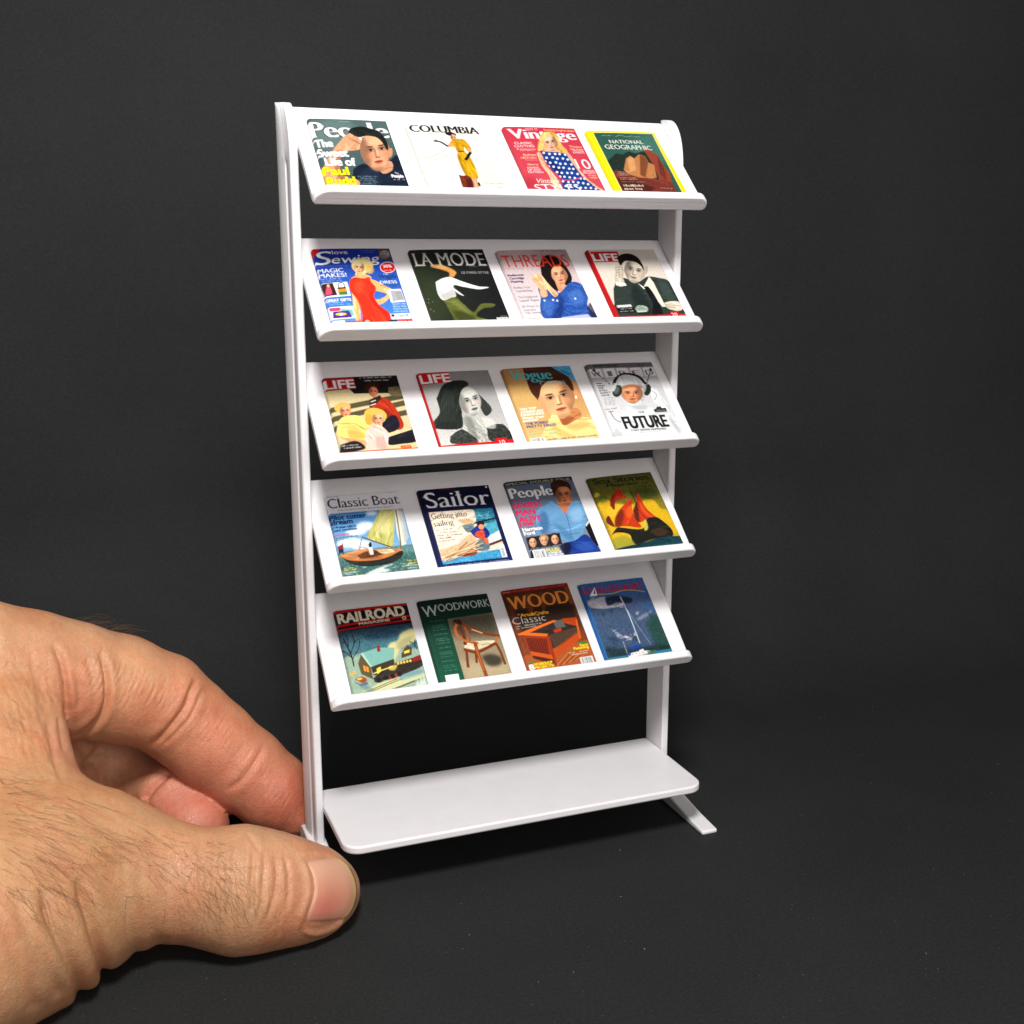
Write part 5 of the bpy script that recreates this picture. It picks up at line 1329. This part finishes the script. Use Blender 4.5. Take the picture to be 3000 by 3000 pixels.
def c_railway():
    s = Art((235, 328), (858, 260), (1030, 975), (378, 1065)); s.bg((24, 34, 66), (140, 170, 150)); s.P((74, 122, 132), [(290, 560), (930, 470), (960, 640), (320, 720)], 30, 0.8); s.E((40, 62, 84), 640, 530, 160, 40, -8, 10, 0.7); s.noise(7, 5)
    s.P((30, 28, 44), [(230, 322), (862, 255), (900, 430), (280, 500)]); s.P((178, 34, 30), [(230, 330), (862, 255), (866, 280), (240, 352)]); s.L((186, 34, 30), 17, [(262, 458), (882, 368)], curve=False); s.L((186, 34, 30), 15, [(268, 494), (892, 400)], curve=False)
    s.T('RAILROAD', 280, 436, 842, 362, 84, (228, 216, 190), 'b'); s.T('MAGAZINE', 450, 448, 712, 412, 19, (222, 212, 186), 'b'); s.E((212, 190, 150), 832, 388, 18, 16); s.E((180, 60, 40), 832, 388, 9, 8)
    s.P((150, 172, 152), [(310, 720), (500, 680), (960, 640), (1035, 980), (378, 1070)], 6); s.noise(8, 5)
    s.S((206, 200, 146), [(690, 720), (680, 650), (710, 600), (770, 580), (800, 520), (880, 480), (930, 490), (940, 560), (850, 620), (780, 670), (740, 750)], 6); s.S((150, 146, 110), [(760, 600), (830, 560), (920, 540), (850, 620), (780, 660)], 10, 0.7)
    s.P((128, 176, 166), [(455, 690), (600, 640), (742, 640), (735, 735), (535, 808)]); s.P((176, 206, 190), [(455, 690), (470, 684), (545, 800), (530, 808)]); s.P((98, 88, 58), [(430, 772), (456, 696), (534, 806), (556, 912), (455, 864)]); s.P((70, 60, 44), [(535, 806), (735, 735), (740, 810), (560, 880)])
    s.P((230, 150, 60), [(470, 790), (516, 805), (520, 850), (478, 838)]); s.L((80, 60, 40), 4, [(494, 795), (500, 846)]); s.P((240, 206, 70), [(585, 820), (620, 800), (630, 880), (595, 890)]); s.L((150, 50, 44), 26, [(605, 630), (610, 670)])
    s.P((84, 76, 60), [(800, 690), (850, 615), (890, 640), (886, 700), (800, 730)]); s.P((240, 206, 80), [(822, 672), (870, 655), (868, 680), (826, 692)])
    s.S((58, 52, 44), [(556, 900), (600, 860), (680, 800), (760, 770), (880, 730), (970, 705), (980, 790), (860, 850), (760, 890), (640, 935), (570, 935)]); s.S((200, 176, 90), [(690, 800), (760, 785), (740, 830), (690, 830)], 3); s.L((250, 232, 130), 9, [(560, 860), (640, 830), (720, 800)], 0.9); s.P((150, 44, 36), [(890, 726), (968, 706), (972, 740), (896, 760)]); s.S((170, 60, 50), [(690, 880), (760, 860), (740, 905), (700, 915)], 2)
    for k in range(5): s.E((236, 196, 90), 770 + k * 26, 775 - k * 6, 10, 11)
    for k in range(4): s.E((36, 34, 32), 600 + k * 60, 915 - k * 16, 22, 20)
    s.P((206, 206, 160), [(380, 1060), (650, 920), (980, 850), (1000, 880), (620, 1035)], 3, 0.9); s.P((110, 150, 166), [(760, 890), (960, 820), (980, 860), (800, 920)], 6, 0.7)
    for a, b in (((390, 1058), (760, 905)), ((440, 1052), (800, 905)), ((640, 1025), (905, 920)), ((690, 1015), (940, 912))): s.L((96, 80, 54), 6, [a, b], curve=False)
    for b in ([(395, 795), (380, 720), (350, 640), (310, 560)], [(385, 730), (330, 680), (290, 650)], [(370, 690), (400, 600), (390, 530)], [(382, 740), (440, 640), (450, 570)], [(350, 640), (350, 570), (330, 530)], [(400, 600), (440, 560)], [(330, 600), (300, 590)]): s.L((28, 28, 30), 11 if b[0][0] == 395 else 7, b)
    for b in ([(935, 655), (910, 610), (870, 585)], [(915, 620), (915, 570)], [(912, 610), (935, 575)]): s.L((36, 36, 36), 6, b)
    s.E((230, 170, 60), 370, 865, 16, 12); s.E((230, 170, 60), 398, 850, 16, 12); s.S((160, 80, 40), [(400, 910), (450, 885), (500, 910), (470, 940)], 1); s.E((236, 190, 80), 440, 905, 22, 10, -10); s.P((70, 100, 150), [(430, 950), (505, 930), (510, 955), (450, 965)], 2, 0.8)
    for x, y in ((960, 950), (930, 965), (985, 940)): s.P((206, 214, 200), [(x - 20, y + 20), (x, y - 60), (x + 22, y + 15)], 2, 0.85)
    for k in range(30): s.L((84, 120, 120), 4, [(390 + k * 4, 930 + k * 3), (420 + k * 5, 935 + k * 2)], 0.4)
    return s
def c_green_chair():
    s = Art((957, 250), (1557, 175), (1742, 878), (1125, 963)); s.bg((22, 50, 44), (28, 92, 68)); s.noise(3, 3)
    pic = [(1208, 402), (1612, 340), (1744, 878), (1338, 936)]; s.P((150, 136, 110), pic); s.withclip(pic); s.P((70, 66, 56), [(1200, 400), (1615, 338), (1660, 540), (1240, 560)], 30, 0.9); s.P((186, 170, 136), [(1280, 760), (1720, 740), (1750, 880), (1330, 940)], 30, 0.8); s.noise(10, 2); s.S((58, 54, 46), [(1480, 720), (1560, 700), (1650, 730), (1640, 790), (1540, 800)], 10, 0.85)
    wd, wl = (122, 62, 30), (178, 106, 56)
    s.L(wd, 20, [(1435, 690), (1440, 775)]); s.L(wd, 22, [(1358, 680), (1366, 812)]); s.L(wd, 20, [(1610, 600), (1650, 690), (1682, 785)])
    s.S((228, 214, 180), [(1338, 652), (1360, 612), (1450, 592), (1590, 584), (1608, 600), (1540, 640), (1440, 662)]); s.S((180, 164, 130), [(1400, 620), (1500, 600), (1540, 625), (1440, 650)], 8, 0.5)
    s.L(wd, 26, [(1340, 662), (1440, 686), (1530, 650), (1612, 605)]); s.L((104, 54, 28), 26, [(1310, 470), (1345, 560), (1350, 620)]); s.L((150, 86, 44), 20, [(1350, 470), (1385, 560), (1388, 600)])
    s.L(wl, 22, [(1300, 420), (1270, 490), (1300, 560), (1380, 598), (1458, 608)]); s.L(wd, 24, [(1310, 430), (1400, 478), (1500, 520), (1640, 545)]); s.L((214, 168, 110), 10, [(1410, 490), (1500, 522)], 0.9); s.L((70, 34, 22), 30, [(1266, 418), (1322, 440)], curve=False); s.L((70, 34, 22), 26, [(1290, 440), (1310, 412)], curve=False)
    s.L((146, 78, 40), 30, [(1432, 606), (1462, 720), (1498, 830), (1522, 908)]); s.L((190, 118, 64), 9, [(1440, 640), (1470, 750), (1500, 840)], 0.8); s.L(wl, 20, [(1612, 600), (1622, 550)])
    s.clip = None
    s.T('W', 1012, 384, 1138, 366, 92, (190, 198, 190), 's'); s.T('OODWORK', 1140, 340, 1578, 286, 66, (190, 198, 190), 's'); s.Wd(1100, 240, 1520, 196, 12, (70, 96, 88), 0.6)
    for k in range(12):
        y = 428 + k * 38; s.Wd(1066 + k * 9.5, y, 1180 + k * 8.5, y - 14, 11, (104, 160, 138), 0.75, 1 + (k % 3 == 1), 1.4)
    s.P((242, 242, 238), [(1168, 882), (1280, 868), (1292, 936), (1182, 950)])
    return s
def c_brown_bench():
    s = Art((103, 245), (635, 192), (830, 842), (275, 920)); s.bg((82, 52, 40), (150, 78, 42)); s.noise(6, 5)
    s.P((44, 40, 34), [(200, 400), (660, 350), (720, 560), (240, 600)], 14, 0.8); s.P((126, 66, 46), [(290, 270), (340, 265), (350, 420), (300, 430)], 3, 0.7); s.P((126, 66, 46), [(400, 260), (430, 258), (450, 400), (420, 410)], 3, 0.7); s.P((150, 84, 52), [(600, 210), (640, 205), (680, 360), (650, 370)], 3, 0.7)
    s.P((168, 92, 50), [(230, 780), (820, 640), (835, 845), (275, 925)], 5); s.withclip([(500, 790), (700, 700), (835, 845), (480, 900)])
    for k in range(10): s.L((120, 60, 36) if k % 2 else (196, 136, 84), 7, [(500 + k * 26, 870 - k * 8), (600 + k * 20, 760 + k * 4)], 0.7)
    s.clip = None; s.P((60, 30, 22), [(290, 720), (470, 780), (500, 860), (320, 800)], 3, 0.8)
    s.P((172, 70, 30), [(570, 480), (690, 470), (700, 560), (600, 560)]); s.S((58, 48, 42), [(310, 570), (500, 490), (600, 520), (690, 545), (690, 570), (490, 720), (450, 700), (440, 610)]); s.P((84, 66, 54), [(460, 612), (690, 545), (698, 575), (492, 715)], 2); s.noise(4, 3)
    s.P((96, 96, 92), [(495, 500), (570, 485), (600, 545), (520, 560)], 1); s.P((186, 62, 36), [(494, 572), (556, 556), (564, 580), (504, 594)])
    s.P((226, 112, 44), [(202, 598), (500, 492), (530, 497), (300, 590), (452, 602), (440, 624), (215, 606)]); s.P((160, 62, 28), [(250, 620), (450, 622), (476, 790), (300, 752)])
    for k in range(12): s.L((70, 30, 20), 8, [(275 + k * 14, 632 + k * 1), (302 + k * 13, 735 + k * 4)], 0.9, False)
    s.P((198, 92, 40), [(296, 740), (470, 776), (480, 812), (304, 774)]); s.P((186, 80, 36), [(468, 752), (700, 592), (716, 640), (484, 812)]); s.P((206, 100, 44), [(690, 480), (716, 640), (700, 650), (680, 500)]); s.P((150, 60, 28), [(440, 622), (462, 620), (508, 862), (488, 866)])
    s.P((140, 34, 30), [(98, 245), (638, 188), (644, 220), (110, 276)]); s.T('Shop', 112, 268, 168, 262, 15, (232, 160, 110), 'i'); s.Wd(180, 260, 610, 214, 12, (226, 150, 110), 0.7)
    s.T('WOOD', 168, 402, 646, 350, 110, (222, 142, 72), 'sb', (40, 24, 20), ow=2)
    s.T('An', 216, 446, 238, 444, 14, (220, 200, 180), 'i'); s.T('Arts&Crafts', 244, 460, 468, 436, 27, (236, 166, 40), 'b'); s.T('Classic', 180, 522, 446, 492, 58, (196, 190, 188), 't'); s.Wd(200, 542, 405, 518, 13, (220, 214, 206)); s.Wd(204, 560, 360, 540, 13, (220, 214, 206))
    s.P((50, 130, 60), [(684, 676), (776, 662), (778, 674), (688, 688)]); s.T('Faux', 704, 708, 768, 698, 20, (240, 216, 50), 'b'); s.T('Finishing', 652, 736, 772, 718, 21, (240, 216, 50), 'b'); s.Wd(612, 766, 775, 742, 13, (232, 222, 210)); s.Wd(626, 782, 760, 762, 13, (232, 222, 210))
    s.bar(708, 862, 810, 846, 62); s.P((50, 130, 60), [(272, 834), (322, 826), (326, 840), (276, 848)]); s.T('8', 286, 894, 322, 890, 42, WHT, 'b'); s.T('WORKSHOP', 320, 862, 472, 842, 21, (240, 206, 50), 'b'); s.T('PROJECTS!', 328, 888, 482, 868, 21, (240, 206, 50), 'b'); s.Wd(292, 912, 480, 888, 12, (230, 220, 205))
    return s
def c_blue_mountains():
    s = Art((715, 200), (1227, 142), (1450, 760), (910, 832)); s.bg((62, 104, 160), (64, 92, 112)); s.noise(4, 6)
    s.S((72, 90, 116), [(770, 330), (900, 300), (1060, 330), (1230, 400), (1340, 440), (1440, 740), (920, 800), (830, 520)], 20); s.E((96, 104, 136), 1170, 340, 110, 60, 0, 25, 0.6)
    for q, a in (([(775, 330), (850, 310), (920, 300), (930, 350), (990, 370), (1060, 350), (1060, 375), (980, 385), (900, 395), (800, 380)], 0.9), ([(1155, 430), (1185, 415), (1180, 440), (1165, 445)], 0.7), ([(1160, 480), (1220, 440), (1290, 410), (1260, 450), (1190, 490)], 0.45)): s.P((196, 190, 198), q, 4, a * 0.9, True)
    for k in range(46):
        t = s.rs.uniform(); x = 955 + t * 200; y = 552 + 78 * math.sin(t * 2.6) + s.rs.normal() * 9
        s.E((206, 200, 206), x, y, s.rs.uniform(5, 20), s.rs.uniform(3, 8), s.rs.uniform(-40, 20), 1, 0.5)
    for k in range(50):
        s.E((200, 194, 202), 780 + s.rs.uniform(0, 290), 340 + s.rs.normal() * 18 + 0.05 * k, s.rs.uniform(6, 26), s.rs.uniform(3, 8), s.rs.uniform(-20, 20), 1, 0.45)
    for k in range(40):
        s.E((90, 104, 128) if k % 2 else (34, 46, 60), 860 + s.rs.uniform(0, 480), 400 + s.rs.uniform(0, 330), s.rs.uniform(8, 40), s.rs.uniform(4, 14), s.rs.uniform(20, 70), 3, 0.35)
    s.S((34, 46, 62), [(920, 310), (1000, 290), (1130, 310), (1120, 350), (1020, 345), (940, 370)], 4, 0.8); s.S((72, 92, 118), [(960, 520), (1020, 480), (1090, 500), (1100, 580), (1040, 600), (980, 580)], 10, 0.6); s.S((40, 76, 62), [(1230, 520), (1320, 440), (1400, 600), (1440, 720), (1330, 740), (1290, 640)], 12, 0.75); s.S((30, 50, 48), [(900, 700), (1100, 720), (1330, 690), (1440, 730), (1000, 790), (915, 790)], 12, 0.7); s.noise(7, 5)
    s.P((52, 122, 146), [(912, 796), (1100, 772), (1320, 740), (1440, 722), (1455, 765), (905, 836)], 1); s.noise(3, 4)
    s.P((48, 106, 166), [(712, 200), (732, 198), (930, 828), (906, 836)], 1)
    s.S((232, 230, 226), [(1080, 768), (1140, 748), (1230, 738), (1266, 742), (1240, 768), (1190, 788), (1110, 800), (1088, 790)]); s.P((70, 110, 90), [(1240, 740), (1310, 730), (1310, 770), (1240, 784)], 2, 0.7); s.P((222, 224, 222), [(1170, 735), (1205, 722), (1212, 742), (1175, 750)])
    for k in range(4): s.E((50, 54, 60), 1120 + k * 28, 768 - k * 5, 5, 4)
    s.L((190, 196, 204), 8, [(1042, 300), (1110, 460), (1180, 675)]); s.L((130, 150, 170), 5, [(1060, 350), (1150, 500), (1272, 690)], 0.9); s.L((170, 180, 190), 5, [(1046, 660), (1075, 760)], 0.8); s.S((24, 72, 170), [(1098, 712), (1140, 695), (1184, 690), (1182, 708), (1110, 722)]); s.P((30, 80, 170), [(1080, 760), (1102, 756), (1106, 778), (1084, 780)])
    s.T('GOOD OLD BOAT', 752, 282, 1228, 228, 56, (176, 34, 60), 'sb'); s.L((206, 160, 60), 7, [(870, 280), (980, 272), (1060, 250), (1150, 246), (1240, 258)])
    s.P((234, 232, 228), [(800, 294), (842, 220), (862, 288)]); s.P((44, 82, 140), [(830, 270), (844, 228), (846, 280)])
    return s

MAG_SETTLE = 0
def cover_mat(name, gloss):
    m, nt, b = node_mat(name)
    at = N(nt, 'ShaderNodeAttribute'); at.attribute_name = 'print'
    nt.links.new(at.outputs['Color'], b.inputs['Base Color'])
    tc = N(nt, 'ShaderNodeTexCoord')
    n1 = N(nt, 'ShaderNodeTexNoise', Scale=2600.0, Detail=3.0)
    nt.links.new(tc.outputs['Object'], n1.inputs['Vector'])
    bp = N(nt, 'ShaderNodeBump', Strength=0.18, Distance=0.0001)
    nt.links.new(n1.outputs['Fac'], bp.inputs['Height']); nt.links.new(bp.outputs['Normal'], b.inputs['Normal'])
    b.inputs['Roughness'].default_value = gloss; b.inputs['Specular IOR Level'].default_value = 0.16
    return m
MAT_COVER = cover_mat('printed_paper', 0.55)

def cover_color(art, row_gain=1.0, stretch=1.0):
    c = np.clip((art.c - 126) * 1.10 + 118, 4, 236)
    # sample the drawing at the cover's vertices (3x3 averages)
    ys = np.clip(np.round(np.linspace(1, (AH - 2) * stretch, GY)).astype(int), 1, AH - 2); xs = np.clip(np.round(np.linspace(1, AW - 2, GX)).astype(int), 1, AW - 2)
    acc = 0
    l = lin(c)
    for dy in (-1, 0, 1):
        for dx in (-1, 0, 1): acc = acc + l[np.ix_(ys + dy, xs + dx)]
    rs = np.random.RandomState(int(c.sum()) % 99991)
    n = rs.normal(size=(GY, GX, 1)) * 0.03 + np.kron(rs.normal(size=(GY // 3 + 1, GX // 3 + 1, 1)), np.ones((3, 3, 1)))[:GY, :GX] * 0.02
    return np.clip(acc / 9 * row_gain * (1 + n) + n * 0.02, 0.003, 0.9)

def magazine(i, cx, cs, w, h, rot, art, label, row_gain=1.0, stretch=1.0, th=1.0, bow=0.3, spine=None):
    """one booklet leaning on shelf i: cover sheet (wrapping round the spine), block of pages"""
    a = math.radians(rot)
    X = np.array([1.0, 0, 0]); 
    ex = X * math.cos(a) + SH * math.sin(a); ey = -(SH * math.cos(a) - X * math.sin(a))   # right, up on the page
    org = np.array([cx, 0, ZB[i]]) + SH * cs
    rt = empty('magazine', org, label, 'magazine', 'magazines on the rack')
    lift = 0.06
    u = np.linspace(0, 1, GX); v = np.linspace(0, 1, GY)
    U, Vv = np.meshgrid(u, v)
    R = 0.6
    px = (U - 0.5) * w; py = (0.5 - Vv) * h
    # height profile: full thickness, rolling down to the shelf over the spine, front corner slightly open
    t = np.clip(U * w / R, 0, 1)
    z = lift + th * np.sqrt(np.clip(1 - (1 - t) ** 2, 0, 1)) * 0.86 + th * 0.14
    z = z + bow * np.sin(np.pi * np.clip(U, 0, 1) ** 0.7) * 0.5
    rsn = np.random.RandomState(int(cx * 31 + i * 977))
    z = z + 0.10 * rsn.uniform(0, 1) * (U * (1 - Vv)) ** 2 + 0.10 * rsn.uniform(0, 1) * (U * Vv) ** 3
    edge = np.minimum.reduce([U, 1 - U, Vv, 1 - Vv]); px = px + 0
    top = px[..., None] * ex + py[..., None] * ey + z[..., None] * SN
    verts = top.reshape(-1, 3)
    idx = np.arange(GX * GY).reshape(GY, GX)
    q = np.stack([idx[:-1, :-1], idx[1:, :-1], idx[1:, 1:], idx[:-1, 1:]], -1).reshape(-1, 4)
    # spine wall and thin cut edges of the sheet
    n0 = len(verts)
    wall = (px[:, 0][:, None] * ex + py[:, 0][:, None] * ey + lift * SN)
    ring_idx = np.r_[idx[0, :], idx[1:, -1], idx[-1, ::-1][1:]]
    ringv = verts[ring_idx] - SN * 0.09
    verts = np.concatenate([verts, wall, ringv])
    wi = n0 + np.arange(GY)
    q2 = np.stack([idx[:-1, 0], wi[:-1], wi[1:], idx[1:, 0]], -1)
    ri = n0 + GY + np.arange(len(ring_idx))
    q3 = np.stack([ring_idx[:-1], ring_idx[1:], ri[1:], ri[:-1]], -1)
    Q = np.concatenate([q, q2, q3])
    me = big_mesh('cover', verts * MM, Q)
    col = cover_color(art, row_gain, stretch)
    sp = lin(spine) * np.ones((GY, 3)) if spine is not None else col[:, 2]
    cols = np.concatenate([col.reshape(-1, 3), sp, col.reshape(-1, 3)[ring_idx]])
    ca = me.color_attributes.new('print', 'FLOAT_COLOR', 'POINT')
    ca.data.foreach_set('color', np.c_[cols, np.ones(len(cols))].astype(np.float32).ravel())
    link('cover', me, MAT_COVER, rt)
    # page block
    x0, x1, y0, y1 = -w / 2 + 0.12, w / 2 - 0.10, -h / 2 + 0.08, h / 2 - 0.08
    xs = np.linspace(x0, x1, 7)
    pv, pf = [], []
    for k, yy in enumerate((y0, y1)):
        for x in xs:
            uu = (x + w / 2) / w; tt = min(uu * w / R, 1)
            zz = lift + th * math.sqrt(max(0, 1 - (1 - tt) ** 2)) * 0.86 + th * 0.14 + bow * math.sin(math.pi * uu ** 0.7) * 0.5 - 0.10
            pv.append(x * ex + yy * ey + (lift - 0.03) * SN); pv.append(x * ex + yy * ey + max(zz, lift) * SN)
    n = len(xs) * 2
    for k in range(len(xs) - 1):
        a0, b0 = 2 * k, 2 * k + 1; a1, b1 = a0 + 2, b0 + 2
        pf += [(a0, b0, b1, a1), (n + a0, n + a1, n + b1, n + b0), (b0, n + b0, n + b1, b1), (a0, a1, n + a1, n + a0)]
    pf += [(0, n, n + 1, 1), (n - 2, n - 1, 2 * n - 1, 2 * n - 2)]
    pm = new_mesh('pages', np.array(pv) * MM, pf); fixnormals(pm)
    link('pages', pm, MAT_PAGES, rt)
    return rt

GRID = [
 [(11.7, 16.4, 17.3, 21.9, 1.1, c_grey_portrait, 'grey-green magazine with a dark-haired man resting his head on his hand'),
  (33.4, 16.9, 17.6, 21.4, 1.6, c_white_fashion, 'white magazine with a small figure in a yellow suit and black gloves'),
  (56.4, 16.5, 17.9, 22.3, 2.0, c_pink_dress, 'rose pink magazine with a blonde woman in a blue polka-dot dress'),
  (76.9, 16.5, 17.9, 21.9, 1.4, c_yellow_frame, 'magazine with a bright yellow border around a green and rust picture')],
 [(11.8, 16.2, 17.5, 22.8, 1.2, c_blue_red_dress, 'royal blue magazine with a curly blonde woman in a red dress'),
  (33.8, 16.4, 17.7, 22.8, 1.4, c_dark_ribbon, 'near-black magazine with tall silver lettering and white and olive shapes'),
  (54.8, 16.4, 17.7, 22.7, 2.4, c_denim, 'pale pink magazine with a dark-haired woman in a blue denim shirt'),
  (77.6, 16.2, 18.1, 22.6, 1.0, c_suit, 'red-edged magazine with a man in a dark suit and tie on cream')],
 [(12.7, 17.1, 17.1, 22.0, 0.5, c_three_friends, 'magazine with three smiling women on pale steps and an orange foot strip'),
  (34.9, 16.8, 17.4, 22.5, 1.1, c_grey_profile, 'grey magazine with a long-haired woman looking up and a red foot strip'),
  (55.9, 16.6, 17.7, 22.9, 1.6, c_tan_beauty, 'tan magazine with a close portrait and turquoise lettering'),
  (77.7, 16.3, 17.9, 23.0, 0.2, c_white_hood, 'silver-white magazine with a man in a white hood and headphones')],
 [(12.4, 17.1, 17.2, 22.3, 0.6, c_sail_boat, 'magazine with a yellow-sailed boat under a white title band'),
  (34.4, 17.1, 17.7, 22.2, 0.5, c_navy_frame, 'navy blue framed magazine with large white lettering over a sailing picture'),
  (56.5, 16.7, 17.7, 22.8, 1.6, c_blue_shirt, 'grey magazine with a seated man in a pale blue shirt and jeans'),
  (78.3, 17.0, 17.8, 22.2, 2.8, c_red_sails, 'olive and yellow magazine with a painted ship under red sails')],
 [(13.7, 17.3, 17.6, 22.6, 0.6, c_railway, 'red-banded magazine with a painted snowy station and steam train'),
  (34.0, 17.1, 17.7, 22.6, 0.8, c_green_chair, 'dark green magazine with a photograph of a wooden armchair'),
  (55.7, 16.8, 17.6, 23.0, 1.6, c_brown_bench, 'brown magazine with orange slab lettering over a slatted wooden settle'),
  (76.2, 17.2, 18.0, 22.4, 1.0, c_blue_mountains, 'blue magazine with red lettering over a sailing boat below misty mountains')]]
for i, row in enumerate(GRID):
    for cx, cs, w, h, rot, fn, label in row:
        # the head of the booklet is where the photograph shows it; its foot runs on down to the lip, which hides the last millimetre
        a = math.radians(rot * 0.75)
        head = cs - h / 2
        h2 = (28.26 - w / 2 * math.sin(a) - head) / math.cos(a)
        magazine(i, cx, head + h2 / 2, w, h2, -rot * 0.75, fn(), label, (0.76, 0.88, 0.95, 1.0, 1.0)[i], h2 / h)  # upper rows' cover colours darkened to offset the stronger lamp light there
# ------------------------------------------------------------------ small things: lint on the card
def lint():
    rs = np.random.RandomState(4)
    V, F = [], []
    def fleck(c, s, e1, e2):
        n = np.cross(e1, e2); b = len(V); k = rs.randint(4, 7)
        for j in range(k):
            a = 2 * math.pi * j / k
            V.append(c + (e1 * math.cos(a) * s * rs.uniform(0.6, 1.6) + e2 * math.sin(a) * s * rs.uniform(0.4, 0.9)))
        V.append(c + n * s * 0.5)
        for j in range(k): F.append((b + j, b + (j + 1) % k, b + k))
    for _ in range(320):
        x, y = rs.uniform(-60, 190), rs.uniform(-110, 30)
        a = rs.uniform(0, 6.28)
        fleck(np.array([x, y, 0.02]), rs.choice([0.07, 0.09, 0.12, 0.2], p=[0.5, 0.3, 0.15, 0.05]), np.array([math.cos(a), math.sin(a), 0]), np.array([-math.sin(a), math.cos(a), 0]))
    me = new_mesh('lint', np.array(V) * MM, F)
    o = link('lint', me, plain_mat('pale_lint', (0.20, 0.20, 0.19), 0.9, 0.1))
    o['label'] = 'pale flecks of dust scattered over the black card'; o['category'] = 'dust'; o['kind'] = 'stuff'
lint()
